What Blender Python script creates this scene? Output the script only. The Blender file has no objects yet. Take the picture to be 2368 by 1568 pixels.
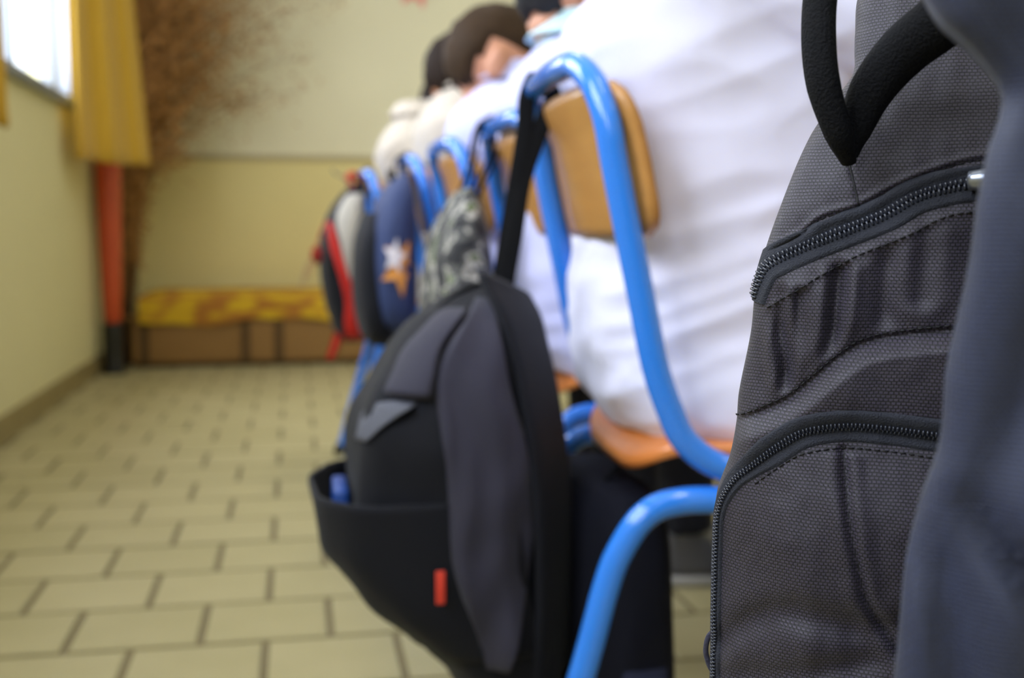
import bpy, bmesh, math, random
import numpy as np
from mathutils import Vector, Matrix, noise

random.seed(7)
PI = math.pi
SC = bpy.context.scene
COL = SC.collection

# ------------------------------------------------------------------ camera
cam_d = bpy.data.cameras.new('camera')
cam = bpy.data.objects.new('camera', cam_d)
COL.objects.link(cam)
YAW, PIT = math.radians(10.65), math.radians(5.45)
CAM = Vector((0.0, 0.0, 0.665))
cam.location = CAM
cam.rotation_euler = (PI/2 - PIT, 0, -YAW)
cam_d.sensor_fit = 'HORIZONTAL'
cam_d.sensor_width = 36.0
cam_d.lens = 36.0 * 2650 / 2368
cam_d.clip_start = 0.02
cam_d.dof.use_dof = True
cam_d.dof.focus_distance = 0.465
cam_d.dof.aperture_fstop = 7.4
SC.camera = cam

# ------------------------------------------------------------------ world, daylight, exposure
world = bpy.data.worlds.new('daylight')
SC.world = world
world.use_nodes = True
bg = world.node_tree.nodes['Background']
bg.inputs['Color'].default_value = (0.86, 0.93, 1.0, 1)
bg.inputs['Strength'].default_value = 3.0

def window_light(name, y0, y1, z0, z1, energy):
    """daylight entering through an opening of the left wall"""
    ld = bpy.data.lights.new(name, 'AREA')
    ld.shape = 'RECTANGLE'
    ld.size, ld.size_y = y1 - y0, z1 - z0
    ld.energy = energy
    ld.color = (0.80, 0.87, 1.0)
    o = bpy.data.objects.new(name, ld)
    COL.objects.link(o)
    o.location = (-1.07, (y0 + y1)/2, (z0 + z1)/2)
    o.rotation_euler = (PI/2, 0, -PI/2)
    return o
WIN = [(3.62, 5.10, 1.20, 2.45), (1.55, 3.03, 1.20, 2.45), (-0.55, 0.93, 1.20, 2.45), (-2.60, -1.12, 1.20, 2.45)]
for y0, y1, z0, z1 in WIN:
    window_light('window_daylight', y0, y1, z0, z1, 54)

ADDED_LAMPS = [(0.6, 0.2), (0.6, 3.4), (2.6, 0.2), (2.6, 3.4)]  # positions of the unseen ceiling lamps added for light

SC.view_settings.view_transform = 'Standard'
SC.view_settings.look = 'None'
SC.view_settings.gamma = 1.0
SC.view_settings.use_curve_mapping = False
SC.view_settings.exposure = 0.0
SC.cycles.max_bounces = 5
SC.cycles.diffuse_bounces = 3
SC.cycles.glossy_bounces = 2
SC.cycles.caustics_reflective = False
SC.cycles.caustics_refractive = False
SC.cycles.use_adaptive_sampling = True
SC.cycles.adaptive_threshold = 0.12

# ------------------------------------------------------------------ materials
def lin(c):
    return tuple((v/255/12.92) if v/255 <= 0.04045 else ((v/255 + 0.055)/1.055)**2.4 for v in c)

MATS = {}
def mat(name, rgb, rough=0.6, bump=0.0, scale=60, var=0.0, var_scale=8, metallic=0.0, coat=0.0, sheen=0.0, spec=0.5):
    """plain procedural material: base colour with slight noise variation and bump"""
    if name in MATS:
        return MATS[name]
    m = bpy.data.materials.new(name)
    m.use_nodes = True
    nt = m.node_tree
    b = nt.nodes['Principled BSDF']
    c = lin(rgb)
    b.inputs['Base Color'].default_value = (*c, 1)
    b.inputs['Roughness'].default_value = rough
    b.inputs['Metallic'].default_value = metallic
    b.inputs['Specular IOR Level'].default_value = spec
    if coat:
        b.inputs['Coat Weight'].default_value = coat
        b.inputs['Coat Roughness'].default_value = 0.08
    if sheen:
        b.inputs['Sheen Weight'].default_value = sheen
        b.inputs['Sheen Roughness'].default_value = 0.5
    tc = nt.nodes.new('ShaderNodeTexCoord')
    if var:
        n = nt.nodes.new('ShaderNodeTexNoise'); n.inputs['Scale'].default_value = var_scale
        n.inputs['Detail'].default_value = 4
        nt.links.new(tc.outputs['Object'], n.inputs['Vector'])
        mx = nt.nodes.new('ShaderNodeMix'); mx.data_type = 'RGBA'
        mx.inputs[6].default_value = (*[v*(1 - var) for v in c], 1)
        mx.inputs[7].default_value = (*[min(1, v*(1 + var)) for v in c], 1)
        nt.links.new(n.outputs['Fac'], mx.inputs[0])
        nt.links.new(mx.outputs[2], b.inputs['Base Color'])
    if bump:
        n2 = nt.nodes.new('ShaderNodeTexNoise'); n2.inputs['Scale'].default_value = scale
        n2.inputs['Detail'].default_value = 3
        nt.links.new(tc.outputs['Object'], n2.inputs['Vector'])
        bp = nt.nodes.new('ShaderNodeBump'); bp.inputs['Strength'].default_value = bump
        bp.inputs['Distance'].default_value = 0.002
        nt.links.new(n2.outputs['Fac'], bp.inputs['Height'])
        nt.links.new(bp.outputs['Normal'], b.inputs['Normal'])
    MATS[name] = m
    return m

def ripstop(name, rgb, dark, pitch=0.00175, rough=0.55, use_uv=True, sheen=0.25):
    """ripstop cloth: small raised cells between darker stitch dashes, in metres on the UV map"""
    if name in MATS:
        return MATS[name]
    m = bpy.data.materials.new(name); m.use_nodes = True
    nt = m.node_tree; b = nt.nodes['Principled BSDF']
    tc = nt.nodes.new('ShaderNodeTexCoord')
    # slight wobble of the threads
    nz = nt.nodes.new('ShaderNodeTexNoise'); nz.inputs['Scale'].default_value = 90
    mp = nt.nodes.new('ShaderNodeVectorMath'); mp.operation = 'MULTIPLY_ADD'
    mp.inputs[1].default_value = (0.0012, 0.0012, 0)
    src = tc.outputs['UV' if use_uv else 'Object']
    nt.links.new(src, nz.inputs['Vector'])
    nt.links.new(nz.outputs['Color'], mp.inputs[0]); nt.links.new(src, mp.inputs[2])
    br = nt.nodes.new('ShaderNodeTexBrick')
    br.inputs['Scale'].default_value = 1.0
    br.inputs['Brick Width'].default_value = pitch*1.25
    br.inputs['Row Height'].default_value = pitch*0.92
    br.inputs['Mortar Size'].default_value = pitch*0.21
    br.inputs['Mortar Smooth'].default_value = 0.6
    br.inputs['Bias'].default_value = 0.0
    br.offset = 0.5
    c, d = lin(rgb), lin(dark)
    br.inputs['Color1'].default_value = (*c, 1)
    br.inputs['Color2'].default_value = (*[v*0.82 for v in c], 1)
    br.inputs['Mortar'].default_value = (*d, 1)
    nt.links.new(mp.outputs[0], br.inputs['Vector'])
    nt.links.new(br.outputs['Color'], b.inputs['Base Color'])
    # fine yarn inside the cells
    wv = nt.nodes.new('ShaderNodeTexWave'); wv.inputs['Scale'].default_value = 1/pitch*0.55
    wv.bands_direction = 'DIAGONAL'
    nt.links.new(mp.outputs[0], wv.inputs['Vector'])
    ad = nt.nodes.new('ShaderNodeMath'); ad.operation = 'MULTIPLY_ADD'
    ad.inputs[1].default_value = 0.25
    inv = nt.nodes.new('ShaderNodeMath'); inv.operation = 'SUBTRACT'; inv.inputs[0].default_value = 1.0
    nt.links.new(br.outputs['Fac'], inv.inputs[1])
    nt.links.new(wv.outputs['Fac'], ad.inputs[0]); nt.links.new(inv.outputs[0], ad.inputs[2])
    bp = nt.nodes.new('ShaderNodeBump'); bp.inputs['Strength'].default_value = 0.8
    bp.inputs['Distance'].default_value = 0.00025
    nt.links.new(ad.outputs[0], bp.inputs['Height'])
    nt.links.new(bp.outputs['Normal'], b.inputs['Normal'])
    b.inputs['Roughness'].default_value = rough
    b.inputs['Sheen Weight'].default_value = sheen
    b.inputs['Sheen Roughness'].default_value = 0.45
    MATS[name] = m
    return m

def camo(name):
    m = bpy.data.materials.new(name); m.use_nodes = True
    nt = m.node_tree; b = nt.nodes['Principled BSDF']
    tc = nt.nodes.new('ShaderNodeTexCoord')
    n = nt.nodes.new('ShaderNodeTexNoise'); n.inputs['Scale'].default_value = 38; n.inputs['Detail'].default_value = 1.5
    nt.links.new(tc.outputs['Object'], n.inputs['Vector'])
    r = nt.nodes.new('ShaderNodeValToRGB'); r.color_ramp.interpolation = 'CONSTANT'
    el = r.color_ramp.elements
    el[0].position, el[0].color = 0.0, (*lin((30, 30, 34)), 1)
    el[1].position, el[1].color = 0.45, (*lin((84, 84, 82)), 1)
    for p, c in ((0.53, (58, 60, 60)), (0.57, (170, 166, 158)), (0.64, (70, 84, 40))):
        e = el.new(p); e.color = (*lin(c), 1)
    nt.links.new(n.outputs['Fac'], r.inputs['Fac'])
    nt.links.new(r.outputs['Color'], b.inputs['Base Color'])
    b.inputs['Roughness'].default_value = 0.8
    return m

def wood(name, rgb, rough=0.4, coat=0.2, stretch=(2, 30, 30)):
    if name in MATS:
        return MATS[name]
    m = bpy.data.materials.new(name); m.use_nodes = True
    nt = m.node_tree; b = nt.nodes['Principled BSDF']
    tc = nt.nodes.new('ShaderNodeTexCoord')
    mp = nt.nodes.new('ShaderNodeMapping'); mp.inputs['Scale'].default_value = stretch
    n = nt.nodes.new('ShaderNodeTexNoise'); n.inputs['Scale'].default_value = 2.0; n.inputs['Detail'].default_value = 5
    nt.links.new(tc.outputs['Object'], mp.inputs['Vector']); nt.links.new(mp.outputs[0], n.inputs['Vector'])
    c = lin(rgb)
    mx = nt.nodes.new('ShaderNodeMix'); mx.data_type = 'RGBA'
    mx.inputs[6].default_value = (*[v*0.82 for v in c], 1); mx.inputs[7].default_value = (*[min(1, v*1.15) for v in c], 1)
    nt.links.new(n.outputs['Fac'], mx.inputs[0]); nt.links.new(mx.outputs[2], b.inputs['Base Color'])
    b.inputs['Roughness'].default_value = rough
    b.inputs['Coat Weight'].default_value = coat
    MATS[name] = m
    return m

def two_tone_paint(name, low, high, zsplit):
    m = bpy.data.materials.new(name); m.use_nodes = True
    nt = m.node_tree; b = nt.nodes['Principled BSDF']
    tc = nt.nodes.new('ShaderNodeTexCoord'); sp = nt.nodes.new('ShaderNodeSeparateXYZ')
    nt.links.new(tc.outputs['Object'], sp.inputs[0])
    gt = nt.nodes.new('ShaderNodeMath'); gt.operation = 'GREATER_THAN'; gt.inputs[1].default_value = zsplit
    nt.links.new(sp.outputs['Z'], gt.inputs[0])
    n = nt.nodes.new('ShaderNodeTexNoise'); n.inputs['Scale'].default_value = 3; n.inputs['Detail'].default_value = 5
    nt.links.new(tc.outputs['Object'], n.inputs['Vector'])
    cols = []
    for c in (low, high):
        l = lin(c); mx = nt.nodes.new('ShaderNodeMix'); mx.data_type = 'RGBA'
        mx.inputs[6].default_value = (*[v*0.95 for v in l], 1); mx.inputs[7].default_value = (*[min(1, v*1.05) for v in l], 1)
        nt.links.new(n.outputs['Fac'], mx.inputs[0]); cols.append(mx)
    fin = nt.nodes.new('ShaderNodeMix'); fin.data_type = 'RGBA'
    nt.links.new(gt.outputs[0], fin.inputs[0]); nt.links.new(cols[0].outputs[2], fin.inputs[6]); nt.links.new(cols[1].outputs[2], fin.inputs[7])
    nt.links.new(fin.outputs[2], b.inputs['Base Color'])
    b.inputs['Roughness'].default_value = 0.75
    return m

def tile_mat():
    """glazed beige tile, each tile a little different"""
    m = bpy.data.materials.new('beige_tile'); m.use_nodes = True
    nt = m.node_tree; b = nt.nodes['Principled BSDF']
    oi = nt.nodes.new('ShaderNodeObjectInfo')
    tc = nt.nodes.new('ShaderNodeTexCoord')
    n = nt.nodes.new('ShaderNodeTexNoise'); n.inputs['Scale'].default_value = 9; n.inputs['Detail'].default_value = 6
    nt.links.new(tc.outputs['Object'], n.inputs['Vector'])
    ad = nt.nodes.new('ShaderNodeMath'); ad.operation = 'MULTIPLY_ADD'; ad.inputs[1].default_value = 0.55
    nt.links.new(oi.outputs['Random'], ad.inputs[0]); nt.links.new(n.outputs['Fac'], ad.inputs[2])
    mx = nt.nodes.new('ShaderNodeMix'); mx.data_type = 'RGBA'
    mx.inputs[6].default_value = (*lin((164, 154, 110)), 1); mx.inputs[7].default_value = (*lin((180, 169, 126)), 1)
    nt.links.new(ad.outputs[0], mx.inputs[0]); nt.links.new(mx.outputs[2], b.inputs['Base Color'])
    b.inputs['Roughness'].default_value = 0.42
    b.inputs['Specular IOR Level'].default_value = 0.35
    return m

def pane_mat():
    m = bpy.data.materials.new('window_glass'); m.use_nodes = True
    nt = m.node_tree
    for n in list(nt.nodes):
        nt.nodes.remove(n)
    out = nt.nodes.new('ShaderNodeOutputMaterial'); tr = nt.nodes.new('ShaderNodeBsdfTransparent')
    gl = nt.nodes.new('ShaderNodeBsdfGlossy'); gl.inputs['Roughness'].default_value = 0.02
    mx = nt.nodes.new('ShaderNodeMixShader'); mx.inputs[0].default_value = 0.05
    nt.links.new(tr.outputs[0], mx.inputs[1]); nt.links.new(gl.outputs[0], mx.inputs[2]); nt.links.new(mx.outputs[0], out.inputs[0])
    return m

def added_lamp_mat():
    m = bpy.data.materials.new('added_lamp_diffuser'); m.use_nodes = True
    b = m.node_tree.nodes['Principled BSDF']
    b.inputs['Emission Color'].default_value = (1, 0.95, 0.86, 1); b.inputs['Emission Strength'].default_value = 9  # glow of the added ceiling lamps
    return m

def cushion_mat():
    """yellow cloth with reddish brown wavy print"""
    m = bpy.data.materials.new('yellow_print'); m.use_nodes = True
    nt = m.node_tree; b = nt.nodes['Principled BSDF']
    tc = nt.nodes.new('ShaderNodeTexCoord')
    n = nt.nodes.new('ShaderNodeTexNoise'); n.inputs['Scale'].default_value = 9; n.inputs['Detail'].default_value = 1
    mp = nt.nodes.new('ShaderNodeMapping'); mp.inputs['Scale'].default_value = (0.8, 2, 2.2)
    nt.links.new(tc.outputs['Object'], mp.inputs[0]); nt.links.new(mp.outputs[0], n.inputs['Vector'])
    r = nt.nodes.new('ShaderNodeValToRGB'); el = r.color_ramp.elements
    el[0].position, el[0].color = 0.44, (*lin((214, 172, 30)), 1)
    el[1].position, el[1].color = 0.58, (*lin((172, 112, 38)), 1)
    nt.links.new(n.outputs['Fac'], r.inputs['Fac']); nt.links.new(r.outputs['Color'], b.inputs['Base Color'])
    b.inputs['Roughness'].default_value = 0.85
    return m

BLUE = mat('blue_lacquer', (44, 132, 242), 0.16, coat=0.6)
PLY = wood('plywood', (188, 134, 70), 0.38, 0.25, (20, 3, 30))
PLYSEAT = wood('plywood_seat', (214, 128, 62), 0.35, 0.3, (3, 20, 30))
RUBBER = mat('black_rubber', (28, 28, 30), 0.7)
STEEL = mat('steel_rivet', (190, 190, 195), 0.3, metallic=1.0)
SHIRT = mat('white_shirt_cotton', (208, 209, 250), 0.85, bump=0.25, scale=700, sheen=0.2)
SHIRT1 = mat('bright_white_shirt_cotton', (230, 230, 255), 0.85, bump=0.25, scale=700, sheen=0.2)
SHIRT2 = mat('cream_shirt_cotton', (204, 192, 178), 0.85, bump=0.2, scale=600, sheen=0.2)
COLLAR = mat('pale_blue_collar', (196, 228, 240), 0.85)
NAVY = mat('navy_trousers_cloth', (22, 25, 42), 0.9, bump=0.3, scale=300)
SKIN = mat('skin', (212, 152, 122), 0.5, var=0.06)
HAIRD = mat('dark_brown_hair', (34, 22, 14), 0.75, bump=0.8, scale=90, var=0.4, var_scale=60, spec=0.2)
HAIRB = mat('brown_hair', (56, 40, 24), 0.75, bump=0.8, scale=90, var=0.4, var_scale=60, spec=0.2)
HAIRK = mat('black_hair', (20, 20, 28), 0.7, bump=0.8, scale=90, var=0.3, var_scale=60)
EYE = mat('eye_white', (235, 232, 228), 0.2)
IRIS = mat('dark_iris', (50, 36, 28), 0.2)
LIP = mat('lip', (186, 110, 98), 0.5)
SHOE = mat('grey_shoe', (96, 96, 104), 0.6)
SHOEK = mat('dark_shoe', (30, 28, 30), 0.6)
SOLE = mat('pale_sole', (186, 184, 182), 0.7)
BLACKF = mat('black_bag_cloth', (13, 15, 25), 0.8, bump=0.4, scale=500, sheen=0.05, spec=0.25)
GREYF = mat('charcoal_bag_cloth', (52, 51, 66), 0.8, bump=0.4, scale=500, sheen=0.1, spec=0.25)
GREYL = mat('grey_bag_cloth', (84, 86, 98), 0.75, bump=0.4, scale=500)
NAVYF = mat('navy_bag_cloth', (40, 56, 100), 0.75, bump=0.4, scale=400)
NAVYB = mat('dark_navy_bag_cloth', (11, 13, 26), 0.85, bump=0.3, scale=400, spec=0.2)
REDF = mat('red_bag_cloth', (196, 28, 14), 0.7, bump=0.3, scale=400)
LGREY = mat('light_grey_bag_cloth', (186, 180, 170), 0.75, bump=0.3, scale=400)
WEB = mat('black_webbing', (6, 7, 12), 0.8, bump=0.5, scale=900, spec=0.2)
REDTAG = mat('red_tag', (214, 60, 42), 0.6)
BLUEI = mat('blue_plastic', (26, 70, 150), 0.4)
ORANGE = mat('orange_print', (222, 150, 70), 0.7)
WHITEP = mat('white_print', (226, 220, 226), 0.7)

# ------------------------------------------------------------------ mesh helpers
def obj(name, verts, faces, m, parent=None, smooth=True, uv=None):
    me = bpy.data.meshes.new(name)
    me.from_pydata([tuple(v) for v in verts], [], [tuple(f) for f in faces])
    me.update()
    if smooth:
        me.polygons.foreach_set('use_smooth', [True]*len(me.polygons))
    if m is not None:
        me.materials.append(m)
    if uv is not None:
        l = me.uv_layers.new(name='UVMap')
        idx = np.zeros(len(me.loops), dtype=np.int32); me.loops.foreach_get('vertex_index', idx)
        l.data.foreach_set('uv', np.asarray(uv, dtype=np.float32)[idx].ravel())
    o = bpy.data.objects.new(name, me)
    COL.objects.link(o)
    if parent is not None:
        o.parent = parent
    return o

def thing(name, label, cat, loc=(0, 0, 0), group=None):
    o = bpy.data.objects.new(name, None)
    o.empty_display_size = 0.05
    COL.objects.link(o)
    o.location = loc
    o['label'] = label; o['category'] = cat
    if group:
        o['group'] = group
    return o

def tag(o, label, cat, group=None):
    o['label'] = label; o['category'] = cat
    if group:
        o['group'] = group
    return o

def struct(o):
    o['kind'] = 'structure'
    return o

def join(*parts):
    V, F = [], []
    for v, f in parts:
        n = len(V)
        V += [tuple(p) for p in v]; F += [tuple(i + n for i in q) for q in f]
    return V, F

def box(x0, x1, y0, y1, z0, z1, bev=0.0):
    bm = bmesh.new()
    bmesh.ops.create_cube(bm, size=1)
    for v in bm.verts:
        v.co = Vector(((x0 + x1)/2 + v.co.x*(x1 - x0), (y0 + y1)/2 + v.co.y*(y1 - y0), (z0 + z1)/2 + v.co.z*(z1 - z0)))
    if bev:
        bmesh.ops.bevel(bm, geom=list(bm.edges), offset=bev, segments=2, affect='EDGES', profile=0.5)
    bm.verts.ensure_lookup_table()
    V = [v.co.copy() for v in bm.verts]; F = [[v.index for v in f.verts] for f in bm.faces]
    bm.verts.index_update()
    F = [[v.index for v in f.verts] for f in bm.faces]
    bm.free()
    return V, F

def smooth_path(pts, n=8):
    """Catmull-Rom through the points"""
    P = [Vector(p) for p in pts]
    if len(P) < 3:
        return P
    Q = [P[0]*2 - P[1]] + P + [P[-1]*2 - P[-2]]
    out = []
    for i in range(1, len(Q) - 2):
        a, b, c, d = Q[i-1], Q[i], Q[i+1], Q[i+2]
        for k in range(n):
            t = k/n
            out.append(0.5*((2*b) + (c - a)*t + (2*a - 5*b + 4*c - d)*t*t + (3*b - a - 3*c + d)*t**3))
    out.append(P[-1])
    return out

def frames(path, up=None):
    T = []
    for i in range(len(path)):
        a = path[max(0, i-1)]; b = path[min(len(path)-1, i+1)]
        T.append((b - a).normalized())
    if up is None:
        up = Vector((0, 0, 1)) if abs(T[0].z) < 0.9 else Vector((0, 1, 0))
    n = (up - T[0]*up.dot(T[0])).normalized()
    out = []
    for t in T:
        n = (n - t*n.dot(t))
        n = n.normalized() if n.length > 1e-6 else t.orthogonal().normalized()
        out.append((t, n, t.cross(n)))
    return out

def tube(pts, r, seg=14, n=8, caps=True, up=None, flat=1.0):
    """round tube; r may be a list per control point; flat squeezes one axis"""
    path = smooth_path(pts, n)
    if isinstance(r, (int, float)):
        R = [r]*len(path)
    else:
        R = []
        for i in range(len(path)):
            f = i/(len(path)-1)*(len(r)-1); k = min(int(f), len(r)-2); t = f - k
            R.append(r[k]*(1-t) + r[k+1]*t)
    V, F = [], []
    for p, (t, a, b), rr in zip(path, frames(path, up), R):
        for k in range(seg):
            w = 2*PI*k/seg
            V.append(p + a*math.cos(w)*rr*flat + b*math.sin(w)*rr)
    m = len(path)
    for i in range(m-1):
        for k in range(seg):
            F.append((i*seg+k, i*seg+(k+1) % seg, (i+1)*seg+(k+1) % seg, (i+1)*seg+k))
    if caps:
        F.append(tuple(range(seg))[::-1]); F.append(tuple((m-1)*seg+k for k in range(seg)))
    return V, F

def ribbon(pts, width, thick, up, n=8):
    """flat strap with rounded edges; 'up' is the direction of its width"""
    path = smooth_path(pts, n)
    prof = []
    for k in range(12):
        w = 2*PI*k/12
        c, s = math.cos(w), math.sin(w)
        prof.append((math.copysign(abs(c)**0.4, c)*width/2, math.copysign(abs(s)**0.8, s)*thick/2))
    V, F = [], []
    u0 = Vector(up)
    T = [(path[min(len(path)-1, i+1)] - path[max(0, i-1)]).normalized() for i in range(len(path))]
    for p, t in zip(path, T):
        a = u0 - t*u0.dot(t)
        a = a.normalized() if a.length > 1e-5 else t.orthogonal().normalized()
        b = t.cross(a)
        for x, y in prof:
            V.append(p + a*x + b*y)
    s = len(prof); m = len(path)
    for i in range(m-1):
        for k in range(s):
            F.append((i*s+k, i*s+(k+1) % s, (i+1)*s+(k+1) % s, (i+1)*s+k))
    F.append(tuple(range(s))[::-1]); F.append(tuple((m-1)*s+k for k in range(s)))
    return V, F

def ellipsoid(c, r, seg=20, rings=12, rot=None):
    V, F = [], []
    c = Vector(c)
    for i in range(rings+1):
        a = PI*i/rings
        for k in range(seg):
            b = 2*PI*k/seg
            p = Vector((r[0]*math.sin(a)*math.cos(b), r[1]*math.sin(a)*math.sin(b), r[2]*math.cos(a)))
            if rot is not None:
                p = rot @ p
            V.append(c + p)
    for i in range(rings):
        for k in range(seg):
            F.append((i*seg+k, (i+1)*seg+k, (i+1)*seg+(k+1) % seg, i*seg+(k+1) % seg))
    return V, F

def loft(rings, caps=True):
    s = len(rings[0]); V, F = [], []
    for r in rings:
        V += [Vector(p) for p in r]
    for i in range(len(rings)-1):
        for k in range(s):
            F.append((i*s+k, i*s+(k+1) % s, (i+1)*s+(k+1) % s, (i+1)*s+k))
    if caps:
        F.append(tuple(range(s))[::-1]); F.append(tuple((len(rings)-1)*s+k for k in range(s)))
    return V, F

def sring(x0, x1, y0, y1, z, n=2.6, seg=48, tilt=0.0):
    """horizontal superellipse ring"""
    cx, cy, a, b = (x0+x1)/2, (y0+y1)/2, (x1-x0)/2, (y1-y0)/2
    out = []
    for k in range(seg):
        w = 2*PI*k/seg
        c, s = math.cos(w), math.sin(w)
        X = math.copysign(abs(c)**(2/n), c); Y = math.copysign(abs(s)**(2/n), s)
        out.append(Vector((cx + a*X, cy + b*Y, z + tilt*a*X)))
    return out

def interp_rows(rows, zs):
    """rows: list of (z, v1, v2, ...) sorted by z; smooth interpolation"""
    R = np.array(sorted(rows)); out = []
    for z in zs:
        i = int(np.clip(np.searchsorted(R[:, 0], z) - 1, 0, len(R)-2))
        t = (z - R[i, 0])/(R[i+1, 0] - R[i, 0]); t = min(1, max(0, t))
        p0, p1, p2, p3 = R[max(0, i-1)], R[i], R[i+1], R[min(len(R)-1, i+2)]
        m1 = (p2 - p0)/(p2[0]-p0[0])*(p2[0]-p1[0]); m2 = (p3 - p1)/(p3[0]-p1[0])*(p2[0]-p1[0])
        h = (2*t**3-3*t**2+1)*p1 + (t**3-2*t**2+t)*m1 + (-2*t**3+3*t**2)*p2 + (t**3-t**2)*m2
        out.append(h[1:])
    return out

def wrinkle(V, amp, sc, seed=0.0, stretch=(1, 1, 1)):
    """push points of a bag or cloth in and out with smooth noise, away from its axis"""
    P = [Vector(v) for v in V]
    c = sum(P, Vector())/len(P)
    out = []
    for p in P:
        d = (p - c); d.z *= 0.3
        d = d.normalized() if d.length > 1e-6 else Vector((0, 0, 1))
        q = Vector((p.x*stretch[0], p.y*stretch[1], p.z*stretch[2]))*sc + Vector((seed, seed*1.7, seed*0.3))
        f = noise.noise(q) + 0.5*noise.noise(q*2.1)
        out.append(p + d*f*amp)
    return out

def remeshed(name, parts, m, parent, voxel, smooth_it=6, fn=None):
    """weld overlapping closed shapes into one continuous surface"""
    V, F = join(*parts)
    me = bpy.data.meshes.new('tmp'); me.from_pydata([tuple(v) for v in V], [], F); me.update()
    o = bpy.data.objects.new('tmp', me); COL.objects.link(o)
    r = o.modifiers.new('weld', 'REMESH'); r.mode = 'VOXEL'; r.voxel_size = voxel; r.use_smooth_shade = True
    if smooth_it:
        s = o.modifiers.new('soft', 'SMOOTH'); s.factor = 0.5; s.iterations = smooth_it
    dg = bpy.context.evaluated_depsgraph_get(); dg.update()
    res = bpy.data.meshes.new_from_object(o.evaluated_get(dg))
    bpy.data.objects.remove(o); bpy.data.meshes.remove(me)
    res.name = name
    if fn is not None:
        n = len(res.vertices)
        co = np.zeros(n*3); res.vertices.foreach_get('co', co); co = co.reshape(-1, 3)
        no = np.array([v.normal[:] for v in res.vertices])
        res.vertices.foreach_set('co', fn(co, no).ravel()); res.update()
    res.polygons.foreach_set('use_smooth', [True]*len(res.polygons))
    res.materials.clear(); res.materials.append(m)
    o = bpy.data.objects.new(name, res); COL.objects.link(o)
    if parent is not None:
        o.parent = parent
    return o

# ------------------------------------------------------------------ the room
XW, YB, XR, YR, ZC = -0.915, 6.30, 4.2, -3.0, 2.85
WALLL = mat('left_wall_paint', (222, 214, 168), 0.75, var=0.03, var_scale=3)
GROUT = mat('grout', (122, 110, 78), 0.9, var=0.1, var_scale=20)
floor = struct(obj('floor', *box(XW-0.2, XR+0.2, YR-0.2, YB+0.2, -0.08, -0.004), GROUT, smooth=False))
TILE = tile_mat()
PX, PY, JT = 0.210, 0.2045, 0.0125
TX0, TY0 = -0.3737, 1.852
tv, tf = box(-PX/2+JT/2, PX/2-JT/2, -PY/2+JT/2, PY/2-JT/2, -0.012, 0.0, 0.0015)
tile_me = None
rest = []
near = []
for v in range(-24, 23):
    off = 0.0 if v % 2 == 0 else 0.5
    for u in range(-4, 25):
        cx = TX0 + (u + off + 0.5)*PX; cy = TY0 + (v + 0.5)*PY
        if cx + PX/2 < XW or cx - PX/2 > XR or cy < YR or cy + PY/2 > YB + 0.1:
            continue
        near.append((cx, cy))
def tile_rank(c):
    x, y = c
    seen = (y > 1.35 and y < 5.9 and x < 0.75)
    return (0 if seen else 1, math.hypot(x, y))
near.sort(key=tile_rank)
for k, (cx, cy) in enumerate(near):
    if k < 290:
        if tile_me is None:
            t = obj('tile', tv, tf, TILE, floor, smooth=False); tile_me = t.data
        else:
            t = bpy.data.objects.new('tile', tile_me); COL.objects.link(t); t.parent = floor
        t.location = (cx, cy, random.uniform(-0.0006, 0.0004))
    else:
        rest.append(([(p[0]+cx, p[1]+cy, p[2]) for p in tv], tf))
ro = obj('further_tiles', *join(*rest), TILE, floor, smooth=False)
ro['kind'] = 'stuff'

# left wall with window openings
parts = [box(XW-0.16, XW, YR, YB+0.2, -0.05, 1.19), box(XW-0.16, XW, YR, YB+0.2, 2.46, ZC+0.1)]
ys = sorted([(w[0], w[1]) for w in WIN])
prev = YR
for a, b in ys:
    parts.append(box(XW-0.16, XW, prev, a, 1.19, 2.46)); prev = b
parts.append(box(XW-0.16, XW, prev, YB+0.2, 1.19, 2.46))
struct(obj('wall_left', *join(*parts), WALLL, smooth=False))
BACKP = two_tone_paint('back_wall_paint', (232, 216, 152), (236, 229, 196), 1.045)
struct(obj('wall_back', *box(XW-0.16, XR+0.2, YB, YB+0.2, -0.05, ZC+0.1), BACKP, smooth=False))
struct(obj('wall_right', *box(XR, XR+0.15, YR, YB+0.2, -0.05, ZC+0.1), WALLL, smooth=False))
struct(obj('wall_rear', *box(XW-0.16, XR+0.2, YR-0.15, YR, -0.05, ZC+0.1), WALLL, smooth=False))
struct(obj('ceiling', *box(XW-0.16, XR+0.2, YR-0.15, YB+0.2, ZC, ZC+0.12), mat('ceiling_paint', (240, 238, 230), 0.85), smooth=False))
struct(obj('trim_1', *box(XW, XR, YB-0.008, YB, 1.030, 1.062, 0.003), mat('dado_strip', (186, 172, 130), 0.6), smooth=False))
SKIRT = mat('skirting_tile', (146, 130, 88), 0.5, var=0.08, var_scale=5)
bl = bpy.data.objects.new('baseboard_left', None); COL.objects.link(bl); struct(bl)
sk_me = None
yy = YR + 0.02
while yy < YB - 0.05:
    if sk_me is None:
        s_ = obj('skirting_tile', *box(0, 0.010, 0, 0.296, 0, 0.085, 0.002), SKIRT, bl, smooth=False); sk_me = s_.data
    else:
        s_ = bpy.data.objects.new('skirting_tile', sk_me); COL.objects.link(s_); s_.parent = bl
    s_.location = (XW, yy, 0); yy += 0.30
struct(obj('baseboard_back', *box(XW+0.011, XR, YB-0.010, YB, 0, 0.085, 0.002), SKIRT, smooth=False))

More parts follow.
